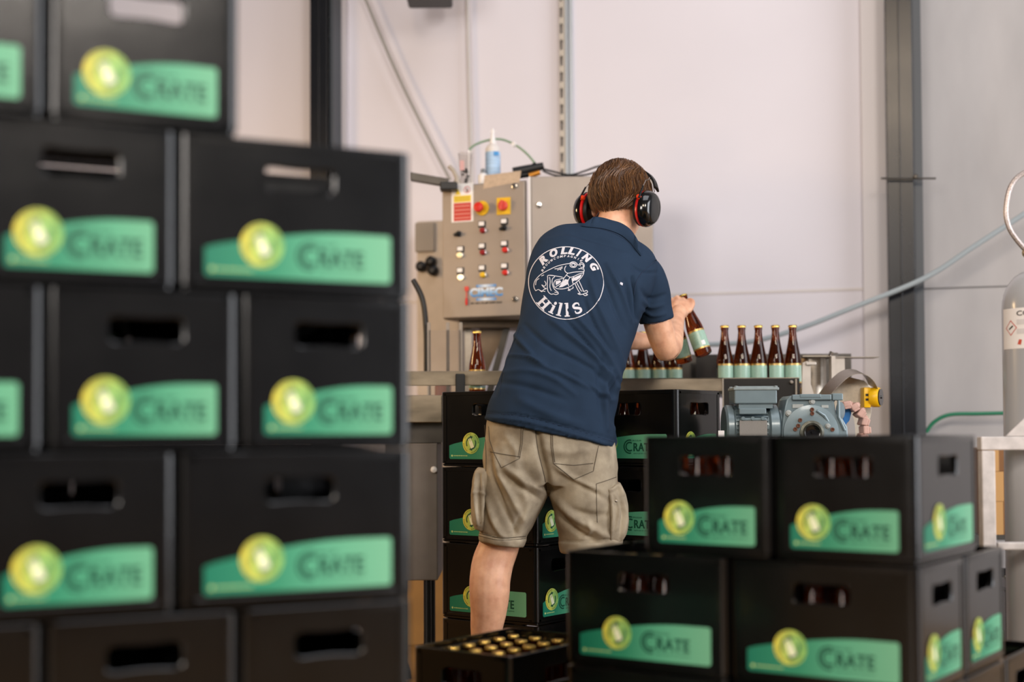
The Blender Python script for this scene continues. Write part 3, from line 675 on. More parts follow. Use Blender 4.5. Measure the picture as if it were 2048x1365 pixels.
# sticker
st = plate(253, 385, 452, 676, 'warning_sticker', PAPER, 0.0181, 0.0186); st['label'] = 'white sticker with yellow triangle and red text block'
u0, v0 = PU(253, 676)
def sub(x0, x1, y0, y1, name, mt, dd=0.0004):
    a0, b1 = PU(x0, y0); a1, b0 = PU(x1, y1)
    return MB().box(a0-u0, a1-u0, -0.0005-dd, -0.0005, b0-v0, b1-v0).build(name, mt, st)
sub(267, 372, 522, 561, 'yellow_panel', mat('sticker_yellow', '#e2c53c', 0.5)); rp = sub(267, 372, 565, 670, 'red_panel', mat('sticker_red', '#c1392f', 0.5))
for k in range(4): sub(273, 366, 580+k*23, 587+k*23, 'text_line', mat('sticker_pale_red', '#d8877c', 0.5), 0.0007)
for k in range(2): sub(275, 364, 532+k*13, 536+k*13, 'text_line', mat('sticker_ochre', '#a88c20', 0.5), 0.0007)
a, c = PU(293, 500); a -= u0; c -= v0
MB().prism([(a-0.013, c-0.012), (a+0.013, c-0.012), (a, c+0.013)], -0.0012, -0.0005).build('warning_triangle', mat('sticker_yellow', '#e2c53c', 0.5), st)
a, c = PU(348, 490); b = MB(); flat(b, arc_strip(a-u0, c-v0, 0.0115, 0.0140, 0, 360, 24), -0.001); flat(b, ([(a-u0-0.009, c-v0+0.0075), (a-u0-0.0075, c-v0+0.009), (a-u0+0.009, c-v0-0.0075), (a-u0+0.0075, c-v0-0.009)], [(0, 1, 2, 3)]), -0.0012)
b.build('prohibition_sign', mat('sticker_red', '#c1392f'), st)
b = MB(); flat(b, arc_strip(a-u0, c-v0+0.003, 0, 0.003, 0, 360, 10), -0.0009); flat(b, ([(a-u0-0.004, c-v0-0.009), (a-u0+0.003, c-v0-0.009), (a-u0+0.004, c-v0), (a-u0-0.002, c-v0+0.001)], [(0, 1, 2, 3)]), -0.0009); b.build('hand_symbol', BLACK, st)
# logo
BLUE = gradmat('logo_blue', [(0, '#1f78bd'), (0.45, '#d6e4f2'), (1, '#1f78bd')], 'X', -0.045, 0.045); BLUEL = gradmat('logo_letters', [(0, '#1677bd'), (0.5, '#8fbbe4'), (1, '#dfe8f4')], 'Z', -0.016, 0.016)
for (y0, y1) in ((1047, 1063), (1124, 1140)):
    q0, r1 = PU(401, y0); q1, r0 = PU(520, y1)
    MB().box(-(q1-q0)/2, (q1-q0)/2, -0.0006, 0, 0, r1-r0).build('logo_bar', BLUE, e, loc=((q0+q1)/2, -0.0181, r0))
q0, r1 = PU(362, 1066); q1, r0 = PU(560, 1118); cx_, cz_ = (q0+q1)/2, (r0+r1)/2
vs, fs = fit_text('CIMEC', q0-cx_, q1-cx_, r0-cz_, r1-cz_, bold=0.05, res=4); b = MB(); flat(b, (vs, fs), 0); b.build('logo_lettering', BLUEL, e, loc=(cx_, -0.0188, cz_))
q0, r1 = PU(368, 1147); q1, r0 = PU(552, 1159); b = MB(); x = q0; rr = random.Random(9)
while x < q1:
    g_ = rr.uniform(0.002, 0.006); b.box(x, x+g_, -0.0186, -0.0182, r0+rr.uniform(0, 0.001), r1-rr.uniform(0, 0.003)); x += g_+rr.choice((0.0006, 0.0006, 0.0006, 0.003))
b.build('illegible_lettering', mat('dark_ink', '#3a352f'), e)
u, v = PU(345, 1060)
b = MB(); b.box(u-0.009, u+0.009, -0.024, -0.0185, v-0.014, v+0.004, bev=0.002); b.tube([(u, -0.022, v-0.014), (u, -0.023, v-0.04)], 0.0025, 8); b.build('key_fob', mat('faded_red', '#d2483a', 0.4), e)
b = MB(); b.lathe([(0.004, 0), (0.005, 0.01), (0.004, 0.03)], 10, M=Matrix.Translation((u, -0.0245, v-0.072))); b.build('key_tab', RED, e)
b = MB(); q0, r1 = PU(445, 410); q1, r0 = PU(672, 495)
b.add([(q0, -0.0187, r0), (q0+0.006, -0.0187, r1-0.003), (q1, -0.0187, r1+0.004), (q1-0.008, -0.0187, r0+0.018), (q1-0.06, -0.0187, r0+0.014), (q0+0.02, -0.0187, r0+0.004)], [(0, 1, 2, 3, 4, 5)])
b.build('tape_strip', mat('old_tape', '#c0aa93', 0.5, var=0.15, vscale=60), e)
# cabinet stand
b = MB(); zb = Z(655, 5.75)-A.z
st_ = empty('cabinet_stand', (at(990, 640, 5.76).x, 5.9, 0), 0, 'brown-grey steel stand with gusset under the control cabinet', 'stand')
BRN = mat('brown_steel', '#6f5f4e', 0.5, 0.6, var=0.3, vscale=10)
ox = st_.location.x; ztop = A.z-0.0006
MB().box(X(918, 5.78)-ox, X(1250, 5.78)-ox, -0.06, 0.16, ztop-0.030, ztop, bev=0.003).build('cross_beam', BRN, st_)
MB().box(X(930, 5.9)-ox, X(944, 5.9)-ox, 0.0, 0.035, 0, ztop-0.03).build('post', STEEL, st_)
MB().box(X(1075, 5.9)-ox, X(1100, 5.9)-ox, 0.02, 0.09, 0, ztop-0.03).build('post', STEEL, st_)
za, zb_, = ztop-0.031, Z(745, 5.85)
MB().prism([(X(960, 5.85)-ox, za), (X(1012, 5.85)-ox, za), (X(975, 5.85)-ox, zb_), (X(948, 5.85)-ox, zb_)], 0.0, 0.006).build('gusset', BRN, st_)
b = MB(); xq, xw = X(1014, 5.85)-ox, X(978, 5.85)-ox; b.prism([(xq-0.014, za), (xq+0.014, za), (xw+0.012, zb_-0.1), (xw-0.018, zb_-0.1)], -0.03, -0.004); b.build('brace', STEEL_D, st_)
# right cabinet
A2 = at(1062, 655, 5.66); T2 = at(1305, 352, 5.66)
e = empty('switch_cabinet', (A2.x, 5.66, ztop), 0, 'plain grey steel cabinet behind the man, its corner right of his head', 'cabinet')
W2 = at(1306, 352, 5.66).x-A2.x; H2 = T2.z-ztop
MB().box(0, W2, 0, 0.2, 0, H2, bev=0.004).build('enclosure', CABST, e); MB().box(0.002, W2-0.003, -0.018, -0.001, 0.004, H2-0.003, bev=0.004).build('door', CABST, e)
MB().box(-0.0065, 0.0012, -0.022, -0.0185, 0.0, H2-0.004).build('edge_strip', mat('white_edge', '#d8d2cd', 0.4), e)
MB().lathe([(0.011, 0), (0.011, 0.005), (0.008, 0.006), (0.008, 0.009), (0.001, 0.0095)], 18, M=Matrix.Rotation(PI/2, 4, 'X')).build('door_lock', CHROME, e, loc=(at(1078, 412, 5.66).x-A2.x, -0.0185, at(1078, 412, 5.66).z-ztop))
# objects on the cabinets
zc = A.z+Hp
def oncab(x, name, label, cat, dy=0.1, z=None):
    q = at(x, 370, 5.72+dy); return empty(name, (q.x, 5.72+dy, (zc if z is None else z)+0.0006), 0, label, cat)
CLEAR = mat('clear_plastic', '#ddd8d4', 0.08, trans=0.95, ior=1.15, alpha=0.55)
e = oncab(931, 'plastic_beaker', 'clear plastic beaker of small parts on the control cabinet', 'beaker', 0.08)
MB().lathe([(0.020, 0), (0.031, 0.135), (0.0295, 0.135), (0.019, 0.003)], 24).build('cup', CLEAR, e, smooth=True)
b = MB(); rr = random.Random(5)
for k in range(14): b.lathe([(0.005, -0.005), (0.005, 0.005)], 8, M=Matrix.Translation((rr.uniform(-0.012, 0.012), rr.uniform(-0.012, 0.012), rr.uniform(0.012, 0.07))) @ Euler((rr.random()*3, rr.random()*3, 0)).to_matrix().to_4x4())
b.build('cup_contents', STEEL_D, e)
MB().box(-0.022, -0.004, -0.030, -0.027, 0.06, 0.1).build('sticker', mat('pale_red_paper', '#c79a95', 0.6), e)
q = oncab(938, 'white_spatula', 'white plastic strip standing in the clear beaker', 'tool', 0.08); MB().box(-0.003, 0.004, -0.012, -0.009, 0.006, 0.145).build('strip', WHITE, q)
e = oncab(966, 'small_bottle', 'small white bottle with grey cap on the control cabinet', 'bottle', 0.07)
MB().lathe([(0.019, 0), (0.020, 0.003), (0.020, 0.042), (0.012, 0.050), (0.008, 0.052)], 20).build('flask', WHITE, e, smooth=True); MB().lathe([(0.009, 0.052), (0.009, 0.066), (0.004, 0.070)], 14).build('cap', mat('grey_cap', '#6f7275', 0.4), e, smooth=True)
e = oncab(986, 'cartridge_bottle', 'tall bottle with pale blue label and white nozzle on the control cabinet', 'bottle', 0.12)
MB().lathe([(0.028, 0), (0.031, 0.004), (0.031, 0.158), (0.026, 0.170), (0.014, 0.182)], 28).build('cylinder', mat('frosted_plastic', '#d9d2cc', 0.3), e, smooth=True)
MB().lathe([(0.0314, 0.01), (0.0316, 0.0105), (0.0316, 0.145), (0.0314, 0.1455)], 28).build('wrap_label', mat('pale_blue_label', '#a9c4de', 0.4, var=0.2, vscale=60, stretch=(0.3, 0.3, 3)), e, smooth=True)
b = MB(); b.box(0.004, 0.024, -0.0335, -0.0315, 0.128, 0.1445); b.build('blue_patch', mat('strong_blue', '#2b87c9', 0.4), e)
MB().lathe([(0.013, 0.182), (0.013, 0.195), (0.009, 0.205), (0.005, 0.235), (0.004, 0.245)], 16).box(-0.012, 0.012, -0.002, 0.002, 0.232, 0.236).build('nozzle', WHITE, e, smooth=True)
e = oncab(909, 'hand_brush', 'pale brush with curled handle lying on the cabinet corner', 'brush', 0.05)
b = MB(); b.tube([(0.012, 0, 0.0), (0.010, 0, 0.03), (-0.004, 0, 0.06), (-0.022, 0, 0.078)], [0.018, 0.010, 0.009, 0.009], 10); b.build('handle', mat('beige_plastic', '#a79c8e', 0.5), e, smooth=True)
e = oncab(1040, 'spray_gun', 'black hand gun lying on top of the cabinets', 'tool', 0.03)
ZG = e.location.z
def L3(x, y, Y=5.75): return at(x, y, Y)-e.location
b = MB(); b.tube([L3(991, 359), L3(1028, 352)], [0.012, 0.013], 12); b.tube([L3(1026, 345), L3(1050, 341), L3(1087, 332)], [0.020, 0.021, 0.015], 12); b.tube([L3(1030, 352), L3(1070, 347)], [0.014, 0.013], 12); b.tube([L3(1052, 340), L3(1072, 327)], [0.010, 0.007], 8)
b.build('gun_body', BLACK, e, smooth=True)
b = MB(); b.tube([L3(1058, 352, 5.73), L3(1080, 345, 5.73)], [0.012, 0.010], 10); b.build('brass_fitting', mat('orange_brass', '#b7792a', 0.35, 0.6), e, smooth=True)
def freetube(name, pts, r, mt, label, cat):
    P = [tuple(at(x, y, Y)) for x, y, Y in pts]; b = MB(); b.tube([Vector(p) for p in catmull(P, len(P)*8)], r, 8)
    return tag(b.build(name, mt, smooth=True), label, cat)
freetube('air_tube', [(938, 300, 5.85), (950, 290, 5.85), (975, 281, 5.85), (1003, 279, 5.85), (1032, 291, 5.83), (1055, 309, 5.8), (1073, 331, 5.77)], 0.0048, mat('sage_green_tube', '#7c967c', 0.4), 'sage green tube arching over the bottles on the cabinet', 'tube')
b = MB(); b.lathe([(0.011, -0.008), (0.011, 0.008)], 14); q = at(1028, 289, 5.83)
tag(b.build('tube_clip', WHITE, loc=q, rot=(0.3, 1.0, 0)), 'white clip on the arching green tube', 'clip')
freetube('black_cable', [(1086, 338, 5.76), (1105, 343, 5.8), (1140, 350, 5.8), (1170, 342, 5.78), (1200, 332, 5.75), (1235, 330, 5.75)], 0.0042, BLACK, 'upper black cable running over the cabinets behind the head', 'cable')
freetube('black_cable', [(1086, 342, 5.76), (1110, 351, 5.8), (1140, 353, 5.8), (1175, 349, 5.78), (1205, 341, 5.75), (1240, 341, 5.75)], 0.0042, BLACK, 'lower black cable lying along the cabinet top', 'cable')

# ------------------------------------------------------------------ gear motor
YM = 4.62; SC = YM/F
GREYB = mat('blue_grey_enamel', '#74858b', 0.38, 0.15, var=0.12, vscale=14, coat=0.2)
GREYD = mat('blue_grey_enamel_top', '#a5a9a6', 0.6, 0.1, var=0.2, vscale=40)
o0 = at(1600, 870, YM); e = empty('gear_motor', (o0.x, YM, o0.z), 0, 'blue-grey gear motor beside the row of bottles, above the right crates', 'motor')
def mx(x): return (x-1600)*SC
def mz(y): return (870-y)*SC
def mbox(x0, x1, y0, y1, d0, d1, name, mt, bev=0.003, parent=None):
    return MB().box(mx(x0), mx(x1), d0, d1, mz(y1), mz(y0), bev=bev).build(name, mt, parent or e)
RX = Matrix.Rotation(PI/2, 4, 'X'); RYm = Matrix.Rotation(PI/2, 4, 'Y')
b = MB(); zc_ = mz(858)
b.lathe([(0.030, mx(1452)), (0.072, mx(1453)), (0.079, mx(1457)), (0.079, mx(1468)), (0.070, mx(1472)), (0.070, mx(1538)), (0.080, mx(1542)), (0.080, mx(1558)), (0.062, mx(1564)), (0.062, mx(1574))], 36, M=Matrix.Translation((0, 0.06, zc_)) @ RYm)
for k in range(36):
    a = 2*PI*k/36
    if math.sin(a) < -0.75 and False: continue
    b.box(mx(1473), mx(1536), -0.0012, 0.0012, 0.068, 0.078, M=Matrix.Translation((0, 0.06, zc_)) @ Matrix.Rotation(a, 4, 'X'))
b.build('motor_body', GREYB, e, smooth=True)
t = mbox(1468, 1553, 780, 808, -0.02, 0.10, 'terminal_box', GREYB, 0.004)
b = MB(); b.box(mx(1466), mx(1557), -0.023, 0.103, mz(781), mz(775), bev=0.003); b.box(mx(1474), mx(1549), -0.01, 0.09, mz(775.5), mz(772.5), bev=0.002)
for x in (1472, 1551):
    for y in (-0.015, 0.095): b.lathe([(0.006, 0), (0.006, 0.005), (0.003, 0.006)], 10, M=Matrix.Translation((mx(x), y, mz(775.5))))
lid = b.build('box_lid', mat('dusty_lid', '#8c9799', 0.5, 0.1, var=0.12, vscale=50), e)
MB().box(mx(1477), mx(1545), -0.012, 0.09, mz(817), mz(808)).build('box_neck', GREYB, e)
b = MB(); b.box(mx(1476), mx(1530), -0.030, -0.012, mz(829), mz(817), bev=0.003); b.box(mx(1478), mx(1530), -0.036, -0.014, mz(842), mz(836), bev=0.003)
for x in (1483, 1502, 1522): b.lathe([(0.006, 0), (0.006, 0.008)], 10, M=Matrix.Translation((mx(x), -0.032, mz(837))) @ RX)
b.build('mounting_pad', GREYB, e)
mbox(1476, 1531, 841, 872, -0.034, -0.030, 'rating_plate', mat('dull_rating_plate', '#8d8a86', 0.5, 0.5, var=0.12, vscale=200, stretch=(1, 1, 6)), 0.0005)
# gear housing
outl = [(mx(1562), mz(880)), (mx(1564), mz(845)), (mx(1569), mz(815)), (mx(1573), mz(800)), (mx(1580), mz(792)), (mx(1683), mz(790)), (mx(1683), mz(798)), (mx(1668), mz(803)), (mx(1672), mz(830)), (mx(1684), mz(838)), (mx(1694), mz(855)), (mx(1696), mz(880))]
MB().prism(outl, -0.01, 0.13).build('gear_housing', GREYB, e, bevel=0.005)
b = MB(); b.box(mx(1583), mx(1661), -0.022, 0.0, mz(801), mz(790), bev=0.003); b.box(mx(1663), mx(1684), -0.022, 0.02, mz(802), mz(788), bev=0.003); b.box(mx(1598), mx(1640), -0.024, -0.0, mz(796), mz(789), bev=0.002)
b.build('top_flange', GREYB, e)
b = MB(); b.box(mx(1584), mx(1606), -0.0125, -0.01, mz(817), mz(809), bev=0.001); b.box(mx(1642), mx(1656), -0.0125, -0.01, mz(817), mz(811), bev=0.001); b.build('cast_plate', GREYD, e)
cxh, czh = mx(1620), mz(866)
b = MB(); b.lathe([(mx(1655)-mx(1600), 0.0), (mx(1655)-mx(1600), 0.012), (0.062, 0.018), (0.05, 0.018)], 44, M=Matrix.Translation((cxh, -0.008, czh)) @ RX); b.build('bearing_cover', GREYB, e, smooth=True)
b = MB(); b.lathe([(0.039, 0.0), (0.039, 0.010), (0.031, 0.013), (0.027, 0.010)], 40, M=Matrix.Translation((cxh, -0.024, czh)) @ RX); b.build('hub_ring', mat('greasy_metal', '#5f5f55', 0.4, 0.6, var=0.6, vscale=60), e, smooth=True)
b = MB(); b.lathe([(0.025, 0.0), (0.025, 0.006), (0.020, 0.004), (0.006, 0.004), (0.004, 0.008)], 36, M=Matrix.Translation((cxh, -0.034, czh)) @ RX); b.build('hollow_shaft', BLACKG, e, smooth=True)
b = MB()
for (x, y) in ((1621, 820), (1621, 828), (1597, 841), (1593, 852), (1587, 859), (1661, 860)): b.lathe([(0.0065, 0), (0.0065, 0.006), (0.0035, 0.006), (0.0032, 0.003)], 14, M=Matrix.Translation((mx(x), -0.0258, mz(y))) @ RX)
b.build('bolt_holes', mat('rusty_copper', '#6c4636', 0.4, 0.5), e, smooth=True)
b = MB()
for (x, y, r) in ((1623, 804, 0.0085), (1576, 827, 0.0085), (1652, 853, 0.007)): b.lathe([(r*1.25, 0), (r*1.2, 0.004), (r*0.75, 0.006), (r*0.7, 0.009), (r*0.3, 0.009)], 16, M=Matrix.Translation((mx(x), -0.011 if y != 853 else -0.026, mz(y))) @ RX)
b.build('screw_plug', GREYD, e, smooth=True)
b = MB(); b.lathe([(0.028, 0.0), (0.028, 0.006), (0.022, 0.009), (0.01, 0.009)], 28, M=Matrix.Translation((mx(1684), 0.03, mz(822))) @ Matrix.Rotation(0.9, 4, 'Z') @ RX); b.build('side_cap', GREYB, e, smooth=True)
b = MB(); b.tube([(mx(1630), -0.028, mz(822)), (mx(1645), -0.026, mz(832)), (mx(1662), -0.016, mz(856))], [0.004, 0.006, 0.004], 8); b.tube([(mx(1676), -0.014, mz(800)), (mx(1676), -0.014, mz(835)), (mx(1688), -0.012, mz(862))], 0.005, 8); b.build('cast_rib', GREYB, e, smooth=True)
mbox(1434, 1446, 861, 874, -0.03, -0.026, 'white_tag', PAPER, 0.0005)
MB().box(mx(1575), mx(1700), -0.02, 0.42, mz(905), mz(893), bev=0.003).build('mounting_bracket', STEEL_D, e)
# sprocket, chain, guard, switch
o1 = at(1700, 870, 4.78); e = empty('chain_drive', (o1.x, 4.78, o1.z), 0, 'sprocket with pinkish-brown slat chain at the end of the conveyor', 'drive')
S2 = 4.78/F
def nx(x): return (x-1700)*S2
def nz(y): return (870-y)*S2
MR = Matrix.Rotation(-0.75, 4, 'Z')
b = MB(); b.lathe([(0.092, 0), (0.092, 0.006)], 40, M=Matrix.Translation((nx(1684), 0.0, nz(864))) @ Matrix.Rotation(0.91, 4, 'Z') @ RX); b.build('steel_disc', CHROME, e, smooth=True)
b = MB(); b.prism([(nx(1686), nz(862)), (nx(1686), nz(822)), (nx(1692), nz(815)), (nx(1700), nz(816)), (nx(1703), nz(826)), (nx(1699), nz(842)), (nx(1694), nz(847))], -0.005, 0.01); b.build('blue_bracket', mat('blue_plastic', '#2f74b8', 0.35), e, bevel=0.003)
PINK = mat('pinkish_brown_chain', '#c39c8f', 0.5, var=0.15, vscale=30)
ch = [(1694, 806, 80), (1709, 811, 60), (1721, 824, 38), (1728, 841, 16), (1730, 859, -4), (1726, 877, -18)]
for (x, y, a) in ch:
    M_ = Matrix.Translation((nx(x-3), 0.0, nz(y+2))) @ Matrix.Rotation(math.radians(a), 4, 'Y')
    MB().box(-0.008, 0.012, -0.035, 0.035, -0.0145, 0.0145, M=M_, bev=0.004).box(0.010, 0.018, -0.035, 0.035, -0.012, 0.010, M=M_, bev=0.003).box(-0.004, 0.008, -0.025, 0.025, 0.012, 0.020, M=M_, bev=0.002).build('chain_slat', PINK, e)
o2 = at(1680, 870, 4.92); e = empty('machine_side_plate', (o2.x, 4.92, o2.z), 0, 'cream machine plate with curved steel guard behind the gear motor', 'plate')
S3 = 4.92/F
def qx(x): return (x-1680)*S3
def qz(y): return (870-y)*S3
MB().prism([(qx(1664), qz(890)), (qx(1664), qz(790)), (qx(1668), qz(762)), (qx(1698), qz(754)), (qx(1730), qz(762)), (qx(1744), qz(775)), (qx(1744), qz(825)), (qx(1741), qz(838)), (qx(1735), qz(860)), (qx(1735), qz(890))], 0.0, 0.012).build('plate', mat('cream_dusty_paint', '#c9bfae', 0.6, var=0.12, vscale=90), e, bevel=0.003)
gp = [(1636, 795), (1650, 776), (1668, 758), (1684, 746), (1700, 742), (1716, 745), (1730, 757), (1738, 773)]
P = catmull([(qx(x), qz(y)) for x, y in gp], 30); b = MB(); n = len(P)
V = []; Fq = []
for (x, z) in P: V += [(x+0.012, -0.085, z-0.014), (x, 0.0, z+0.006)]
for (x, z) in P: V += [(x+0.012, -0.085, z-0.0155), (x, 0.0, z+0.0045)]
for i in range(n-1): Fq += [(2*i, 2*i+2, 2*i+3, 2*i+1), (2*n+2*i, 2*n+2*i+1, 2*n+2*i+3, 2*n+2*i+2), (2*i, 2*n+2*i, 2*n+2*i+2, 2*i+2), (2*i+1, 2*i+3, 2*n+2*i+3, 2*n+2*i+1)]
b.add(V, Fq); b.build('curved_guard', STEEL, e, smooth=True)
o3 = at(1741, 795, 4.86); e = empty('dial_switch', (o3.x, 4.86, o3.z), 0, 'yellow switch with black dial on the cream machine plate', 'switch')
b = MB(); s_b = 4.86/F; b.box(-0.022, 0.002, 0.0, 0.055, -0.036, 0.034, bev=0.004)
b.lathe([(0.033, 0.0), (0.034, 0.010), (0.034, 0.026), (0.031, 0.030)], 28, M=Matrix.Translation((0.008, 0.02, 0.0)) @ Matrix.Rotation(1.05, 4, 'Z') @ RX); b.build('switch_body', mat('safety_yellow', '#e8b50e', 0.35), e, smooth=True)
b = MB(); b.lathe([(0.029, 0.030), (0.029, 0.034), (0.006, 0.034), (0.004, 0.038), (0.001, 0.038)], 28, M=Matrix.Translation((0.008, 0.02, 0.0)) @ Matrix.Rotation(1.05, 4, 'Z') @ RX); b.build('dial', BLACKG, e, smooth=True)
b = MB(); b.box(-0.017, -0.007, -0.0008, 0.0, 0.004, 0.012); b.box(-0.017, -0.007, -0.0008, 0.0, -0.012, -0.004); b.build('slot', BLACK, e)
# chute brackets behind bottles
o4 = at(1640, 770, 5.2); e = empty('discharge_chute', (o4.x, 5.2, o4.z), 0, 'bent stainless chute and brackets right of the last bottle', 'chute')
S4 = 5.2/F
def ux(x): return (x-1640)*S4
def uz(y): return (770-y)*S4
b = MB(); b.box(ux(1622), ux(1658), 0.08, 0.084, uz(800), uz(712)); R = []
b.lathe([(0.055, uz(800)), (0.055, uz(713))], 24, M=Matrix.Translation((ux(1634), 0.09, 0))); b.build('drum', STEEL, e, smooth=True)
b = MB(); b.box(ux(1606), ux(1669), 0.0, 0.15, uz(714), uz(711)); b.build('top_plate', STEEL, e)
b = MB(); b.prism([(ux(1598), uz(795)), (ux(1600), uz(727)), (ux(1609), uz(724)), (ux(1616), uz(728)), (ux(1616), uz(770)), (ux(1622), uz(790)), (ux(1622), uz(798))], -0.05, -0.046); b.box(ux(1606), ux(1626), -0.06, -0.04, uz(732), uz(726), bev=0.002); b.build('bent_bracket', mat('pale_steel', '#bdb5ac', 0.45, 0.7, var=0.1), e)
b = MB(); b.box(ux(1661), ux(1669), -0.02, 0.02, uz(772), uz(713)); b.box(ux(1669), ux(1690), 0.0, 0.004, uz(760), uz(714)); b.build('side_bracket', mat('pale_steel', '#bdb5ac', 0.45, 0.7), e)
b = MB(); b.box(ux(1664), ux(1758), -0.01, 0.09, uz(716), uz(714.6)); b.build('thin_sheet', STEEL, e)
b = MB(); b.lathe([(0.008, 0), (0.008, 0.016)], 10, M=Matrix.Translation((ux(1660), 0.0, uz(712))) @ Matrix.Rotation(0.5, 4, 'Y')); b.box(ux(1660), ux(1676), -0.006, 0.006, uz(713), uz(706)); b.build('clamp_screw', CHROME, e)
MB().box(ux(1612), ux(1640), 0.05, 0.1, -o4.z, uz(798)).build('leg', STEEL, e)
# ------------------------------------------------------------------ gas cylinder and frame at right
YC = 4.0
q = at(2082, 870, YC); e = empty('gas_cylinder', (q.x, YC, 0.05), 0, 'grey gas cylinder with white hazard label at the right picture edge', 'cylinder')
k = YC/F; zt = at(1024, 545, YC).z-0.05; zs = at(1024, 622, YC).z-0.05
CYL = mat('grey_cylinder_paint', '#a4a5a8', 0.28, coat=0.4)
b = MB(); pr_ = [(0.09, 0), (0.1, 0.01), (0.1, zs)]
for i in range(1, 9): a = i/8*PI/2; pr_.append((0.1*math.cos(a)*0.82+0.018, zs+(zt-zs)*math.sin(a)))
b.lathe(pr_+[(0.018, zt+0.02)], 48); b.build('vessel', CYL, e, smooth=True)
z1 = at(1024, 705, YC).z-0.05
b = MB(); v = []; f = []; n = 30
for i in range(n+1): a = math.radians(-180+150*i/n); v += [(0.1006*math.cos(a), 0.1006*math.sin(a), z1), (0.1006*math.cos(a), 0.1006*math.sin(a), zs-0.004)]
for i in range(n): f.append((2*i, 2*i+2, 2*i+3, 2*i+1))
b.add(v, f); hl = b.build('hazard_label', PAPER, e, smooth=True)
def oncyl(vf, name, mt, r=0.1012):
    v, f = vf; b = MB(); b.add([(r*math.cos(x/0.1), r*math.sin(x/0.1), z) for x, z in v], f); b.build(name, mt, hl)
zl = (zs+z1)/2
def aX(deg): return math.radians(deg)*0.1
cX = aX(-158); dd = 0.022
oncyl(([(cX-dd, zl), (cX, zl+dd), (cX+dd, zl), (cX, zl-dd), (cX-dd*0.85, zl), (cX, zl+dd*0.85), (cX+dd*0.85, zl), (cX, zl-dd*0.85)], [(0, 1, 5, 4), (1, 2, 6, 5), (2, 3, 7, 6), (3, 0, 4, 7)]), 'hazard_diamond', mat('sticker_red', '#c1392f'))
oncyl(([(cX-0.008, zl-0.006), (cX-0.006, zl-0.001), (cX+0.006, zl+0.007), (cX+0.010, zl+0.005), (cX+0.006, zl+0.001)], [(0, 1, 2, 3, 4)]), 'cylinder_symbol', BLACK, 0.1013)
vs, fs = fit_text('CO2', aX(-146), aX(-116), zs-0.026, zs-0.012, bold=0.02, res=3); oncyl((vs, fs), 'gas_lettering', BLACK)
for zz in (0.036, 0.062): oncyl(([(aX(-146+4*q), zs-zz-0.014+0.014*r_) for q in range(9) for r_ in (0, 1)], [(2*q, 2*q+2, 2*q+3, 2*q+1) for q in range(8)]), 'text_block', mat('pale_grey_print', '#d3cfcf'))
oncyl(([(aX(-145), z1+0.012), (aX(-139), z1+0.010), (aX(-137), z1+0.024), (aX(-142), z1+0.026)], [(0, 1, 2, 3)]), 'maker_mark', mat('mark_orange_red', '#c4503c'))
b = MB(); b.lathe([(0.02, zt+0.01), (0.022, zt+0.03), (0.015, zt+0.05)], 16); b.tube([(-0.045, -0.03, zt+0.045), (0.0, 0.0, zt+0.045)], [0.014, 0.012], 12)
R = []
b.build('valve', CHROME, e, smooth=True)
b = MB(); cc = Vector((-0.032, -0.03, zt+0.045)); b.tube([cc+Vector((0.017*math.cos(a), -0.004*math.sin(a), 0.017*math.sin(a))) for a in [2*PI*i/16 for i in range(17)]], 0.0045, 8); b.build('hand_ring', STEEL, e, smooth=True)
freetube('braided_hose', [(2100, 330, YC), (2050, 345, YC), (2022, 372, YC), (2012, 420, YC), (2018, 455, YC), (2035, 482, YC), (2060, 510, YC), (2080, 530, YC)], 0.0075, mat('braided_steel_hose', '#b5a9a4', 0.4, 0.5, var=0.6, vscale=350), 'braided steel hose looping above the gas cylinder', 'hose')
# frame: stands in front of cylinder
YF = 3.86; kf = YF/F; o5 = at(1976, 870, YF)
e = empty('cylinder_rack', (o5.x, YF, 0), 0, 'chipped white square-tube rack around the gas cylinder', 'rack')
PT = mat('chipped_white_paint', '#c6bfbb', 0.5, 0.1, var=0.22, vscale=26)
def fz(y): return at(1976, y, YF).z
def fx(x): return (x-1976)*kf
b = MB(); b.box(fx(1963), fx(1990), 0, 0.036, 0, fz(902), bev=0.003); b.build('upright', PT, e)
b = MB(); b.box(fx(1962), fx(2160), -0.001, 0.037, fz(901), fz(874), bev=0.003); b.build('top_rail', PT, e)
b = MB(); b.box(fx(1992), fx(2160), 0.0, 0.034, fz(1101), fz(1086), bev=0.003); b.build('lower_rail', PT, e)
b = MB(); b.prism([(fx(2012), fz(873)), (fx(2100), fz(873)), (fx(2100), fz(790))], 0.0, 0.005); b.build('gusset_plate', PT, e)
b = MB(); b.box(fx(2130), fx(2157), 0.0, 0.036, 0, fz(902), bev=0.003); b.build('upright', PT, e)
b = MB(); b.box(fx(1965), fx(2157), 0.0, 0.3, 0.03, 0.0495); b.build('base_plate', PT, e)
CARD = mat('brown_cardboard', '#7d5530', 0.75, var=0.12, vscale=10)
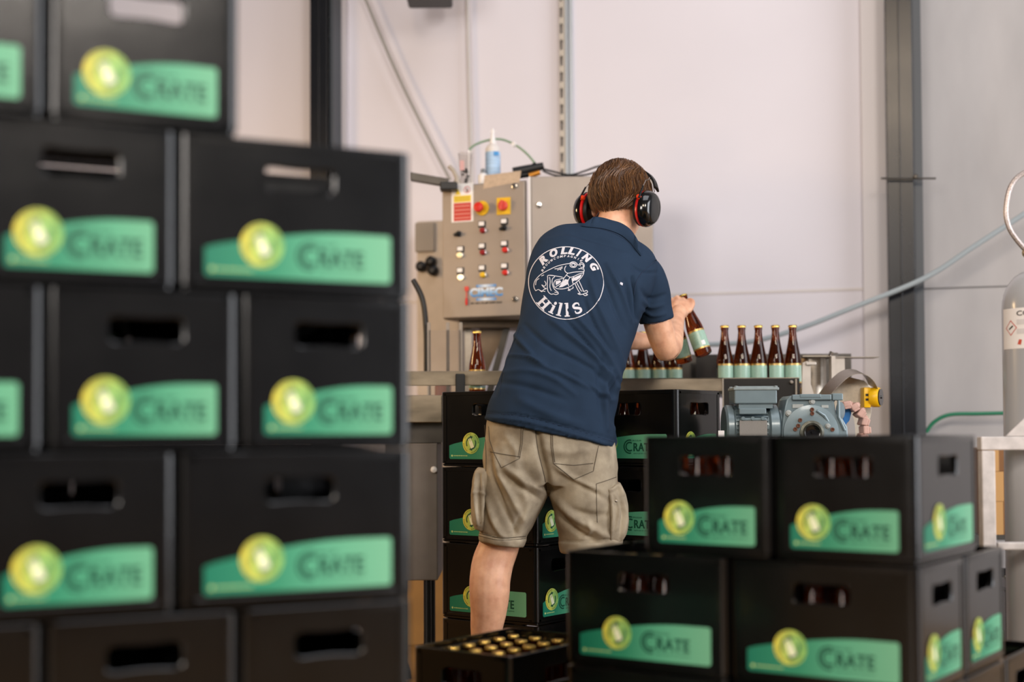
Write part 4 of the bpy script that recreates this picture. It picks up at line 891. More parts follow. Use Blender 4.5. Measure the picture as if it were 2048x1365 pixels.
for k, (x0, x1, y0, y1, Y, dp) in enumerate(((1958, 2012, 903, 948, 5.3, 0.28), (1958, 2030, 949, 1008, 5.3, 0.28), (1958, 2026, 1009, 1075, 5.3, 0.28))):
    xl, xr_ = X(x0, Y), X(x1, Y); zb, zt = Z(y1, Y), Z(y0, Y)
    e = empty('cardboard_box', ((xl+xr_)/2, Y, zb), 0, ['top', 'middle', 'bottom'][k]+' brown cardboard box of the pile behind the white rack', 'box', 'cardboard boxes behind the rack')
    MB().box(-(xr_-xl)/2, (xr_-xl)/2, 0, dp, 0, zt-zb+0.002, bev=0.002).build('carton', CARD, e); MB().box(-0.02, 0.02, -0.001, 0, 0.0, zt-zb).build('tape', mat('tape_brown', '#b98d57', 0.35), e)
    if k == 2:
        f_ = empty('side_table', ((xl+xr_)/2, Y, 0), 0, 'low dark stand under the cardboard boxes behind the rack', 'stand')
        MB().box(-0.1, 0.2, 0, 0.32, zb-0.02, zb-0.0005).build('table_top', STEEL_D, f_)
        for sx in (-0.09, 0.16):
            for sy in (0.01, 0.27): MB().box(sx, sx+0.03, sy, sy+0.03, 0, zb-0.02).build('leg', STEEL_D, f_)
#PERSON#
# ------------------------------------------------------------------ person
SKIN = mat('skin', '#eab896', 0.45, var=0.12, vscale=28, bump=0.02, bscale=220, var2='#d39a7b')
_b = SKIN.node_tree.nodes['Principled BSDF']; _b.inputs['Subsurface Weight'].default_value = 0.12; _b.inputs['Subsurface Scale'].default_value = 0.01; _b.inputs['Subsurface Radius'].default_value = (1, 0.35, 0.2)
HAIRM = mat('brown_hair', '#5a3e2a', 0.5, var=0.5, vscale=26, stretch=(1, 1, 0.25), bump=0.25, bscale=90)
HAIRL = mat('brown_hair_strands', '#7a5637', 0.4, var=0.4, vscale=60)
NAVY = mat('navy_cotton', '#253549', 0.9, var=0.10, vscale=14, bump=0.06, bscale=420, spec=0.2)
KHAKI = mat('khaki_canvas', '#b3a690', 0.92, var=0.22, vscale=16, bump=0.10, bscale=330, spec=0.15, var2='#8b7f6d')
KHAKI_D = mat('khaki_seam', '#5a5145', 0.95)
PRINT = mat('pale_print', '#d9d5da', 0.7)
ep = empty('person', (at(1100, 860, 4.36).x, 4.36, 0), 0, 'man seen from behind in navy polo shirt and khaki cargo shorts, bending over the conveyor', 'person')
PO = Vector(ep.location)
def A3(x, y, Y): return at(x, y, Y)-PO
def loft(P, n, seg, mb, cap=True, sq=2.3):
    """P rows: Lx Ly Rx Ry YL YR hd lean -> rings with measured left/right edges"""
    rows = catmull(P, n); R = []
    for (Lx, Ly, Rx, Ry, YL, YR, hd, lean) in rows:
        a = A3(Lx, Ly, YL); b_ = A3(Rx, Ry, YR); c = (a+b_)/2; hx = (b_-a)/2
        dv = Vector((0, math.cos(lean), -math.sin(lean)))*hd
        ring = []
        for k in range(seg):
            t = 2*PI*k/seg; co, si = math.cos(t), math.sin(t)
            ring.append(c+hx*math.copysign(abs(co)**(2/sq), co)+dv*math.copysign(abs(si)**(2/sq), si))
        R.append(ring)
    mb.rings(R, 0, cap); return R
def seglen(p, q): return (Vector(p)-Vector(q)).length
def dist_poly(x, y, P):
    best = 1e9; tt = 0
    tot = 0; L_ = [math.hypot(P[i+1][0]-P[i][0], P[i+1][1]-P[i][1]) for i in range(len(P)-1)]; T_ = sum(L_)
    for i in range(len(P)-1):
        ax, ay = P[i]; bx, by = P[i+1]; dx, dy = bx-ax, by-ay; u = max(0, min(1, ((x-ax)*dx+(y-ay)*dy)/(dx*dx+dy*dy)))
        d = math.hypot(x-ax-u*dx, y-ay-u*dy)
        if d < best: best = d; tt = (tot+u*L_[i])/T_
        tot += L_[i]
    return best, tt
def folds(me, F_, noise=0.0, nscale=14, gain=1.5):
    """raise soft cloth folds on the mesh; each fold is a line across the cloth with width and height"""
    import numpy as np
    n = len(me.vertices); co = np.empty(n*3); me.vertices.foreach_get('co', co); co = co.reshape(-1, 3)
    no = np.array([v.normal[:] for v in me.vertices])
    q = co+np.array(PO-CAM); z = q @ np.array(FW); X_ = 1024+F*(q @ np.array(EX))/z; Y_ = PP-F*(q @ np.array(EY))/z
    h = np.zeros(n)
    for (P, w_, a) in F_:
        P = catmull(P, 10) if len(P) > 2 else P
        L_ = [math.hypot(P[i+1][0]-P[i][0], P[i+1][1]-P[i][1]) for i in range(len(P)-1)]; T_ = sum(L_); best = np.full(n, 1e9); tt = np.zeros(n); tot = 0
        for i in range(len(P)-1):
            ax, ay = P[i]; dx, dy = P[i+1][0]-ax, P[i+1][1]-ay; u = np.clip(((X_-ax)*dx+(Y_-ay)*dy)/(dx*dx+dy*dy), 0, 1)
            d = np.hypot(X_-ax-u*dx, Y_-ay-u*dy); k = d < best; best = np.where(k, d, best); tt = np.where(k, (tot+u*L_[i])/T_, tt); tot += L_[i]
        h += a*gain*np.exp(-(best/w_)**2)*np.sqrt(np.sin(PI*np.clip(tt*0.9+0.05, 0, 1)))
    h = np.where(no[:, 1] > 0.35, 0, h)
    if noise: h = h+np.array([noise*(pnoise(Vector((c[0]*nscale, c[1]*nscale, c[2]*nscale)))+0.6*pnoise(Vector((c[0]*nscale*2.3+7, c[1]*nscale, c[2]*nscale*1.4)))) for c in co])
    co = co+no*h[:, None]; me.vertices.foreach_set('co', co.ravel())
# ---- body: one continuous surface
bd = MB()
def limb(pts, mb=bd, n=28, k=20):
    rows = catmull([(p[0].x, p[0].y, p[0].z, p[1]) for p in pts], n)
    mb.tube([Vector(r[:3]) for r in rows], [r[3] for r in rows], k)
# torso core (inside the shirt)
limb([(A3(1100, 930, 4.39), 0.108), (A3(1115, 800, 4.41), 0.115), (A3(1140, 680, 4.50), 0.115), (A3(1165, 570, 4.62), 0.105), (A3(1190, 520, 4.675), 0.085), (A3(1215, 475, 4.70), 0.055)])
NK = A3(1222, 468, 4.665); HC = A3(1238, 408, 4.745); HS = 1.09
limb([(A3(1207, 505, 4.69), 0.055), (A3(1222, 468, 4.69), 0.060), (A3(1232, 440, 4.715), 0.060), (A3(1240, 400, 4.75), 0.055)])
# head frame
yaw, pit, rol = math.radians(31), math.radians(24), math.radians(5)
HR = Matrix.Rotation(-yaw, 3, 'Z') @ Matrix.Rotation(-pit, 3, 'X') @ Matrix.Rotation(rol, 3, 'Y') @ Matrix.Scale(HS, 3)
def hp(x, y, z): return HC+HR @ Vector((x, y, z))
def ell(mb, c, r, n=24, m_=16, M=None):
    R = []
    for j in range(1, m_):
        t = PI*j/m_; R.append([HC+HR @ (Vector(c)+Vector((r[0]*math.sin(t)*math.cos(2*PI*i/n), r[1]*math.sin(t)*math.sin(2*PI*i/n), -r[2]*math.cos(t)))) for i in range(n)])
    mb.rings(R, 0, True)
ell(bd, (0, -0.008, 0.028), (0.074, 0.094, 0.092))       # cranium
ell(bd, (0, 0.030, -0.035), (0.062, 0.066, 0.078))       # face
ell(bd, (0, 0.062, -0.082), (0.034, 0.030, 0.028))       # chin
ell(bd, (0.040, 0.020, -0.070), (0.024, 0.045, 0.028)); ell(bd, (-0.040, 0.020, -0.070), (0.024, 0.045, 0.028))  # jaw
ell(bd, (0, 0.100, -0.018), (0.012, 0.018, 0.026)); ell(bd, (0, 0.106, -0.034), (0.016, 0.014, 0.011))   # nose
ell(bd, (0.032, 0.078, 0.012), (0.024, 0.014, 0.008)); ell(bd, (-0.032, 0.078, 0.012), (0.024, 0.014, 0.008))  # brows
ell(bd, (0, 0.088, -0.056), (0.024, 0.012, 0.006)); ell(bd, (0, 0.087, -0.066), (0.021, 0.012, 0.007))   # lips
ell(bd, (0.076, -0.002, -0.015), (0.010, 0.020, 0.032)); ell(bd, (-0.076, -0.002, -0.015), (0.010, 0.020, 0.032))  # ears
# arms
shR = A3(1292, 548, 4.66); elR = A3(1336, 700, 4.70); wrR = A3(1353, 636, 4.92)
limb([(A3(1240, 540, 4.64), 0.05), (shR, 0.056), (A3(1306, 605, 4.67), 0.050), (A3(1318, 655, 4.68), 0.047), (A3(1329, 690, 4.695), 0.044), (A3(1336, 706, 4.715), 0.041)])
limb([(A3(1334, 700, 4.70), 0.040), (A3(1340, 690, 4.76), 0.043), (A3(1345, 672, 4.82), 0.038), (A3(1350, 652, 4.88), 0.031), (A3(1354, 636, 4.925), 0.0275), (A3(1359, 622, 4.96), 0.029)])
shL = A3(1112, 530, 4.66); elL = A3(1165, 668, 4.93)
limb([(A3(1160, 530, 4.64), 0.05), (shL, 0.056), (A3(1135, 600, 4.79), 0.047), (elL, 0.042)])
limb([(A3(1160, 664, 4.92), 0.040), (A3(1200, 672, 4.97), 0.041), (A3(1245, 679, 5.02), 0.037), (A3(1290, 683, 5.08), 0.030), (A3(1305, 681, 5.10), 0.027)])
# legs
limb([(A3(1035, 890, 4.385), 0.085), (A3(1020, 980, 4.38), 0.088), (A3(1003, 1060, 4.38), 0.068), (A3(998, 1092, 4.38), 0.0625), (A3(986, 1125, 4.375), 0.064), (A3(980, 1160, 4.36), 0.0630),
      (A3(979, 1190, 4.355), 0.0615), (A3(977, 1225, 4.36), 0.0555), (A3(973, 1258, 4.37), 0.0495), (A3(970, 1310, 4.385), 0.040), (A3(968, 1370, 4.40), 0.036), (A3(968, 1405, 4.40), 0.038)], n=44)
limb([(A3(1165, 890, 4.385), 0.085), (A3(1180, 980, 4.38), 0.088), (A3(1187, 1060, 4.37), 0.068), (A3(1190, 1100, 4.365), 0.061), (A3(1194, 1140, 4.36), 0.062),
      (A3(1198, 1180, 4.36), 0.0610), (A3(1200, 1225, 4.37), 0.054), (A3(1203, 1270, 4.39), 0.044), (A3(1205, 1330, 4.41), 0.038), (A3(1206, 1400, 4.41), 0.038)], n=44)
# right hand: palm seen from behind, fingers closed round two bottle necks
def palm(mb, a, b_, wv, w0, w1, th):
    R = []
    up = (b_-a).normalized(); nv = up.cross(wv).normalized()
    for k in range(9):
        t = k/8; c = a.lerp(b_, t); w_ = (w0+(w1-w0)*math.sin(t*PI/2)); h_ = th*(1-0.15*t)
        if k in (0, 8): w_ *= 0.8; h_ *= 0.7
        R.append([c+wv*w_*math.copysign(abs(math.cos(q))**0.75, math.cos(q))+nv*h_*math.copysign(abs(math.sin(q))**0.75, math.sin(q)) for q in [2*PI*i/20 for i in range(20)]])
    mb.rings(R)
hb = A3(1360, 634, 4.955); ht = A3(1364, 603, 5.00)
wv = (A3(1384, 618, 4.985)-A3(1342, 614, 4.965)).normalized()
palm(bd, hb, ht, wv, 0.026, 0.036, 0.016)
def finger(pts, r0=0.0100, r1=0.0075):
    P = catmull([tuple(p) for p in pts], 16); n = len(P)
    bd.tube([Vector(p) for p in P], [r0+(r1-r0)*i/(n-1) for i in range(n)], 12)
    for s in (0, -1):
        c = Vector(P[s]); r = r0 if s == 0 else r1
        bd.rings([[c+Vector((r*math.sin(PI*j/8)*math.cos(2*PI*i/10), r*math.sin(PI*j/8)*math.sin(2*PI*i/10), r*math.cos(PI*j/8))) for i in range(10)] for j in range(1, 8)])
finger([A3(1349, 611, 4.985), A3(1344, 603, 5.015), A3(1346, 600, 5.045), A3(1353, 604, 5.05)], 0.0105, 0.0085)
finger([A3(1357, 606, 4.99), A3(1354, 597, 5.02), A3(1357, 596, 5.052), A3(1362, 602, 5.058)], 0.0108, 0.0085)
finger([A3(1366, 606, 4.995), A3(1366, 599, 5.025), A3(1369, 599, 5.055), A3(1373, 606, 5.06)], 0.0105, 0.0083)
finger([A3(1375, 610, 4.995), A3(1379, 602, 5.02), A3(1381, 603, 5.045), A3(1380, 611, 5.058)], 0.0098, 0.0078)
finger([A3(1352, 622, 4.965), A3(1340, 616, 4.985), A3(1334, 608, 5.015), A3(1337, 603, 5.03)], 0.0125, 0.0095)   # thumb on the near side
# little extension: index tip raised at the right edge
finger([A3(1378, 622, 4.985), A3(1384, 612, 4.99), A3(1385, 603, 5.00), A3(1379, 600, 5.01)], 0.0105, 0.0085)
# left hand reaching for a bottle neck
palm(bd, A3(1302, 680, 5.10), A3(1325, 676, 5.16), Vector((0.1, 0.2, 1)).normalized(), 0.026, 0.036, 0.015)
for k in range(4):
    finger([A3(1322, 667+k*6, 5.155), A3(1332, 664+k*7, 5.17), A3(1338, 666+k*7, 5.20), A3(1336, 668+k*7, 5.225)], 0.0095, 0.0078)
finger([A3(1308, 670, 5.11), A3(1315, 660, 5.13), A3(1322, 657, 5.16)], 0.0115, 0.009)
body = bd.build('body', SKIN, ep)
rm = body.modifiers.new('r', 'REMESH'); rm.mode = 'VOXEL'; rm.voxel_size = 0.0042; rm.use_smooth_shade = True
sm = body.modifiers.new('s', 'SMOOTH'); sm.iterations = 5; sm.factor = 0.5
bake(body); body.data.materials.clear(); body.data.materials.append(SKIN)
for p_ in body.data.polygons: p_.use_smooth = True
for x in (0.032, -0.032):
    ey = MB().lathe([(0.001, -0.011), (0.008, -0.008), (0.011, 0), (0.008, 0.008), (0.001, 0.011)], 16).build('eye', mat('eye_white', '#e6dfd8', 0.2), ep, smooth=True); ey.location = hp(x, 0.082, -0.004)

# ---- hair
hm = MB()
def hsurf(th, ph, off=0.0):
    """th: 0 at crown .. pi ; ph: azimuth, 0 = right, pi/2 = forward"""
    r = Vector((0.0785+off, 0.0985+off+0.014*max(0, math.sin(ph))*math.sin(th), 0.0945+off)); c = Vector((0, -0.008, 0.028))
    return c+Vector((r.x*math.sin(th)*math.cos(ph), r.y*math.sin(th)*math.sin(ph), r.z*math.cos(th)))
def hline(ph):
    """polar angle where the hair ends; low at the nape, high at the forehead"""
    f = math.sin(ph)      # +1 forward, -1 back
    return math.radians(112-36*max(0, f)**1.2+30*max(0, -f)**1.1)
R = []
for j in range(1, 30):
    ring = []
    for i in range(72):
        ph = 2*PI*i/72; th = hline(ph)*j/29
        w_ = 0.004*math.sin(ph*9+pnoise(Vector((ph*2, th*3, 0)))*4)*min(1, j/10)+0.004*pnoise(Vector((ph*6, th*1.5, 3)))
        ring.append(HC+HR @ hsurf(th, ph, 0.009+w_-(0.006 if j == 29 else 0)))
    R.append(ring)
hm.rings(R)
hair = hm.build('hair', HAIRM, ep, smooth=True)
sb = MB(); rr = random.Random(11)
crown = (0.35, -PI/2+0.5)
for k in range(2600):
    ph = rr.uniform(0, 2*PI); e0 = hline(ph); t0 = rr.uniform(0.03, 0.92)*e0; L_ = rr.uniform(0.45, 0.95)
    pts = []; dph = rr.gauss(0, 0.22); lift = rr.uniform(0.003, 0.009)
    for q in range(6):
        u = q/5; th = min(t0+L_*u, e0+0.16*rr.random()+0.03); pts.append(HC+HR @ hsurf(th, ph+dph*u*u+0.12*math.sin(th*5+ph*3), lift*(1-0.35*u)+0.008))
    sb.tube(pts, [0.0016*(1-0.8*q/5) for q in range(6)], 3, mi=0 if rr.random() < 0.55 else 1, cap=False)
sb.build('hair_strands', [HAIRM, HAIRL], hair, smooth=True)

# ---- polo shirt
sh = MB()
ROWS = [(969, 841, 1229, 895, 4.375, 4.375, 0.150, 0.0), (977, 808, 1231, 862, 4.380, 4.385, 0.146, 0.02), (986, 782, 1232, 825, 4.390, 4.395, 0.142, 0.05), (1000, 745, 1238, 785, 4.410, 4.415, 0.138, 0.12),
        (1018, 705, 1247, 748, 4.440, 4.440, 0.134, 0.22), (1034, 660, 1258, 712, 4.480, 4.475, 0.134, 0.30), (1042, 617, 1268, 675, 4.520, 4.510, 0.136, 0.34), (1048, 578, 1282, 636, 4.560, 4.545, 0.136, 0.38),
        (1054, 543, 1298, 598, 4.595, 4.580, 0.132, 0.42), (1062, 513, 1312, 566, 4.625, 4.612, 0.120, 0.48), (1077, 487, 1315, 538, 4.650, 4.640, 0.102, 0.54), (1102, 468, 1303, 514, 4.668, 4.660, 0.088, 0.52), (1135, 461, 1284, 498, 4.680, 4.675, 0.074, 0.46), (1165, 460, 1268, 488, 4.690, 4.685, 0.060, 0.42)]
SR = loft(ROWS, 90, 110, sh)
def sleeve(pts, n=30, seg=40):
    rows = catmull([(p[0].x, p[0].y, p[0].z, p[1]) for p in pts], n); sh.tube([Vector(r[:3]) for r in rows], [r[3] for r in rows], seg)
sleeve([(A3(1262, 540, 4.635), 0.058), (A3(1289, 553, 4.655), 0.066), (A3(1302, 590, 4.665), 0.063), (A3(1308, 620, 4.672), 0.059), (A3(1313, 643, 4.678), 0.058)])
sleeve([(A3(1140, 540, 4.64), 0.058), (A3(1110, 535, 4.67), 0.066), (A3(1122, 570, 4.73), 0.062), (A3(1135, 610, 4.80), 0.058)])
# tail flap at right hem
for (x0, y0, x1, y1) in ((1222, 870, 1231, 897),):
    pass
shirt = sh.build('polo_shirt', NAVY, ep)
rm = shirt.modifiers.new('r', 'REMESH'); rm.mode = 'VOXEL'; rm.voxel_size = 0.0055
sm = shirt.modifiers.new('s', 'SMOOTH'); sm.iterations = 4; sm.factor = 0.5
bake(shirt); shirt.data.materials.clear(); shirt.data.materials.append(NAVY)
FS = [([(1032, 672), (1070, 720), (1120, 745), (1180, 775), (1226, 800)], 7, 0.007),
      ([(1050, 650), (1095, 690), (1150, 718), (1200, 750), (1230, 790)], 6, -0.005),
      ([(1035, 690), (1085, 728), (1150, 755), (1210, 800)], 5, -0.005),
      ([(1100, 640), (1150, 680), (1200, 725), (1235, 775)], 7, 0.007),
      ([(1140, 620), (1180, 665), (1215, 710), (1240, 760)], 6, 0.006), ([(1130, 640), (1170, 680), (1215, 735)], 5, -0.006),
      ([(1180, 560), (1200, 620), (1232, 690), (1248, 735)], 7, 0.005), ([(1200, 540), (1225, 600), (1250, 660)], 6, -0.005), ([(1215, 530), (1240, 580), (1262, 640)], 6, 0.006),
      ([(1250, 560), (1262, 600), (1268, 640)], 5, -0.007), ([(1266, 555), (1274, 600), (1276, 640)], 4, -0.012), ([(1168, 600), (1190, 650), (1225, 705)], 5, -0.005),
      ([(1010, 745), (1060, 742), (1110, 760), (1150, 790)], 7, 0.004), ([(1000, 765), (1060, 775), (1130, 800)], 8, -0.004), ([(1022, 712), (1055, 715), (1090, 730)], 4, 0.005),
      ([(1085, 482), (1130, 478), (1180, 488)], 8, 0.003), ([(1150, 470), (1200, 482), (1250, 500)], 6, -0.003), ([(1285, 600), (1300, 615), (1325, 610)], 5, 0.004), ([(1283, 580), (1300, 598), (1330, 590)], 5, -0.004), ([(1286, 620), (1305, 632), (1330, 628)], 4, 0.004),
      ([(1262, 530), (1285, 545), (1315, 545)], 3, -0.003), ([(1232, 760), (1225, 800), (1230, 850)], 5, -0.006), ([(1222, 740), (1210, 790), (1215, 860)], 6, 0.005), ([(1205, 700), (1198, 760), (1205, 830)], 8, -0.004),
      ([(970, 836), (1040, 842), (1120, 862), (1226, 893)], 3, 0.0035), ([(975, 826), (1045, 832), (1125, 852), (1228, 880)], 2, -0.003), ([(1010, 700), (1003, 740), (988, 790)], 5, -0.003), ([(1040, 800), (1100, 830), (1160, 850)], 12, 0.004)]
folds(shirt.data, [(a_, b_*0.78, c_) for a_, b_, c_ in FS], 0.0034, 11, 2.1)
shirt.data.update()
for p_ in shirt.data.polygons: p_.use_smooth = True
BV = BVHTree.FromPolygons([v.co.copy() for v in shirt.data.vertices], [tuple(p.vertices) for p in shirt.data.polygons])
def onto(bv, x, y, off=0.0016, Y0=4.0):
    """nearest cloth point on the sight line, lifted off the cloth"""
    o_ = CAM-PO; d = (at(x, y, 4.5)-CAM).normalized(); h = bv.ray_cast(o_, d)
    if h[0] is None: return A3(x, y, 4.4)
    n = h[1] if h[1].dot(d) < 0 else -h[1]
    return h[0]+n*off
# collar: folded band round the neck
BB = BVHTree.FromPolygons([v.co.copy() for v in body.data.vertices], [tuple(p.vertices) for p in body.data.polygons])
def near(x, y, off):
    o_ = CAM-PO; d = (at(x, y, 4.5)-CAM).normalized(); best = None
    for bv in (BV, BB):
        h = bv.ray_cast(o_, d)
        if h[0] is not None and (best is None or h[3] < best[3]): best = h
    if best is None or best[0].y+PO.y > 4.80: return None
    return best[0]-d*off
cb = MB()
ctop = catmull([(1180, 440), (1188, 434), (1204, 435), (1222, 440), (1242, 446), (1260, 458), (1272, 474), (1280, 490)], 34); cbot = catmull([(1163, 452), (1176, 454), (1198, 456), (1220, 461), (1242, 470), (1259, 484), (1270, 498), (1282, 512)], 34)
V = []; n = len(ctop); last = None
for k in range(n):
    p2 = near(cbot[k][0], cbot[k][1], 0.006) or A3(cbot[k][0], cbot[k][1], 4.66); p1 = near(ctop[k][0], ctop[k][1], 0.010) or A3(ctop[k][0], ctop[k][1], p2.y+PO.y+0.02)
    yy = min(p1.y+PO.y, p2.y+PO.y+0.030); p1 = A3(ctop[k][0], ctop[k][1], yy)
    V += [p1, p1.lerp(p2, 0.35)+Vector((0, -0.006, 0.002)), p1.lerp(p2, 0.8)+Vector((0, -0.005, 0.0)), p2, p2+Vector((0, 0.012, 0)), p1+Vector((0, 0.014, -0.003))]
Fq = [(k*6+i, k*6+(i+1) % 6, (k+1)*6+(i+1) % 6, (k+1)*6+i) for k in range(n-1) for i in range(6)]+[tuple(range(6)), tuple((n-1)*6+i for i in range(6))]
cb.add(V, Fq); cb.build('collar', NAVY, shirt, smooth=True)
# seams as fine raised stitches
def seam(bv, P, r, name, mt, parent, off=0.0006):
    Q = catmull(P, max(10, len(P)*7)); b = MB(); b.tube([onto(bv, x, y, off) for x, y in Q], r, 5); return b.build(name, mt, parent, smooth=True)
NAVD = mat('navy_seam', '#223047', 0.95)
seam(BV, [(1313, 520), (1296, 534), (1282, 548), (1272, 566), (1268, 590)], 0.0013, 'sleeve_seam', NAVD, shirt)
seam(BV, [(974, 827), (1045, 833), (1125, 853), (1226, 884)], 0.0009, 'hem_stitch', NAVD, shirt)
seam(BV, [(1000, 790), (1005, 750), (1022, 700), (1040, 655)], 0.0009, 'side_seam', NAVD, shirt)
seam(BV, [(1288, 645), (1310, 648), (1336, 636)], 0.0009, 'cuff_stitch', NAVD, shirt)
seam(BV, [(1160, 452), (1190, 456), (1222, 465), (1250, 480), (1270, 498)], 0.0009, 'yoke_stitch', NAVD, shirt)
b = MB(); pts = [(1240, 565), (1245, 567), (1244, 572), (1239, 569)]; b.add([onto(BV, x, y, 0.002) for x, y in pts], [(0, 1, 2, 3)]); b.build('white_speck', PRINT, shirt)
# tails
for (P4, nm) in (([(1222, 868), (1231, 862), (1235, 885), (1232, 893), (1226, 880)], 'hem_flap'),):
    b = MB(); b.add([A3(x, y, 4.355) for x, y in P4]+[A3(x, y, 4.365) for x, y in P4], [tuple(range(5)), tuple(range(9, 4, -1))]+[(i, (i+1) % 5, 5+(i+1) % 5, 5+i) for i in range(5)]); b.build(nm, NAVY, shirt)
# ---- print on the back; coordinates (u, v) of the artwork, top-left origin, mapped on the cloth
def art(u, v): return 960+u/2.845, 420+v/2.845
pm = MB()
def ribbon(P, w_=4.2, closed=False, sub=3):
    Q = catmull(P, max(2, (len(P)-1)*sub+1)) if len(P) > 2 else [P[0], ((P[0][0]+P[1][0])/2, (P[0][1]+P[1][1])/2), P[1]]
    V = []
    n = len(Q)
    for i, (x, y) in enumerate(Q):
        a = Q[max(0, i-1)] if not (closed and i == 0) else Q[-2]; c = Q[min(n-1, i+1)] if not (closed and i == n-1) else Q[1]
        dx, dy = c[0]-a[0], c[1]-a[1]; L_ = math.hypot(dx, dy) or 1; nx_, ny_ = -dy/L_*w_/2, dx/L_*w_/2
        for s in (-1, 1):
            X_, Y_ = art(x+nx_*s, y+ny_*s); V.append(onto(BV, X_, Y_, 0.0014))
    pm.add(V, [(2*i, 2*i+2, 2*i+3, 2*i+1) for i in range(n-1)])
def blob(P):
    c = (sum(p[0] for p in P)/len(P), sum(p[1] for p in P)/len(P)); V = [onto(BV, *art(*c), 0.0014)]+[onto(BV, *art(*p), 0.0014) for p in P]; n = len(P)
    pm.add(V, [(0, 1+i, 1+(i+1) % n) for i in range(n)])
CX, CY = 490, 415
ribbon([(CX+212*math.cos(t), CY+206*math.sin(t)-3*math.cos(2*t)) for t in [2*PI*i/72 for i in range(73)]], 4.5, True, 1)
# tidy little sphere for an arched string: every letter turned about the roundel centre
def letter(s, ang, rad, hgt, wid, bold=0.05, shear=0.0, flip=False, cx=CX, cy=CY, custom=None):
    if custom: vs, fs = custom
    else: vs, fs = fit_text(s, -0.5, 0.5, 0, 1, bold=bold, shear=shear, res=4)
    a = math.radians(ang); V = []
    n0 = len(vs); DX = (-0.035, 0.035) if not custom else (0,)
    for x, y in [(a_+q_, b_) for q_ in DX for a_, b_ in vs]:
        X0, Y0 = x*wid, (y*hgt)
        if not flip: px, py = X0, -(rad+Y0); ca, sa = math.cos(a), math.sin(a); u, v = cx+px*ca-py*sa, cy+px*sa+py*ca
        else: px, py = X0, (rad-Y0); ca, sa = math.cos(a), math.sin(a); u, v = cx+px*ca-py*sa, cy+px*sa+py*ca
        V.append(onto(BV, *art(u, v), 0.0014))
    pm.add(V, [tuple(k_*n0+i_ for i_ in f_) for k_ in range(len(DX)) for f_ in fs])
for ch_, an, wd_ in zip('ROLLING', (-46, -23, -4, 10, 23.5, 40, 61), (44, 46, 38, 38, 20, 46, 46)): letter(ch_, an, 161, 43, wd_, 0.045, 0.25)
for i, ch_ in enumerate('BROUWCOMPAGNIE'): letter(ch_, -63+i*(98/13), 144, 12.5, {'I': 5, 'W': 16, 'M': 16}.get(ch_, 12.5), 0.02, 0.15)
# serif letters of the lower word
def rects(L_):
    vs = []; fs = []
    for q in L_:
        k = len(vs); vs += q; fs.append(tuple(range(k, k+len(q))))
    return vs, fs
def R4(x0, y0, x1, y1): return [(x0, y0), (x1, y0), (x1, y1), (x0, y1)]
Hc = rects([R4(-0.40, 0, -0.16, 1), R4(0.16, 0, 0.40, 1), R4(-0.16, 0.43, 0.16, 0.58), R4(-0.52, 0, -0.04, 0.09), R4(0.04, 0, 0.52, 0.09), R4(-0.52, 0.91, -0.04, 1), R4(0.04, 0.91, 0.52, 1)])
lc = rects([R4(-0.28, 0, 0.28, 1), R4(-0.55, 0, 0.55, 0.08), [(-0.55, 0.92), (-0.28, 0.92), (-0.28, 1.0), (-0.55, 0.97)]])
ic = rects([R4(-0.28, 0, 0.28, 0.68), R4(-0.55, 0, 0.55, 0.09), R4(-0.55, 0.60, -0.28, 0.68), [(0.3*math.cos(t), 0.87+0.13*math.sin(t)) for t in [2*PI*k/12 for k in range(12)]]])
letter('', 47, 203, 62, 62, flip=True, custom=Hc)
letter('', 27, 196, 72, 27, flip=True, custom=ic); letter('', 13, 195, 76, 27, flip=True, custom=lc); letter('', -2, 194, 78, 27, flip=True, custom=lc)
def sc():
    P = catmull([(0.40, 0.74), (0.30, 0.93), (0.0, 0.99), (-0.32, 0.86), (-0.30, 0.64), (0.05, 0.50), (0.34, 0.34), (0.32, 0.12), (0.0, 0.01), (-0.32, 0.08), (-0.42, 0.26)], 40); vs = []; fs = []
    for i, (x, y) in enumerate(P):
        a = P[max(0, i-1)]; c = P[min(len(P)-1, i+1)]; dx, dy = c[0]-a[0], c[1]-a[1]; L_ = math.hypot(dx, dy); u = i/(len(P)-1); w_ = 0.05+0.11*math.sin(PI*u)
        vs += [(x-dy/L_*w_, y+dx/L_*w_*0.8), (x+dy/L_*w_, y-dx/L_*w_*0.8)]
    for i in range(len(P)-1): fs.append((2*i, 2*i+2, 2*i+3, 2*i+1))
    k = len(vs); vs += R4(0.30, 0.66, 0.42, 0.96)+R4(-0.44, 0.04, -0.32, 0.34); fs += [tuple(range(k, k+4)), tuple(range(k+4, k+8))]
    return vs, fs
letter('', -23, 188, 58, 46, flip=True, custom=sc())
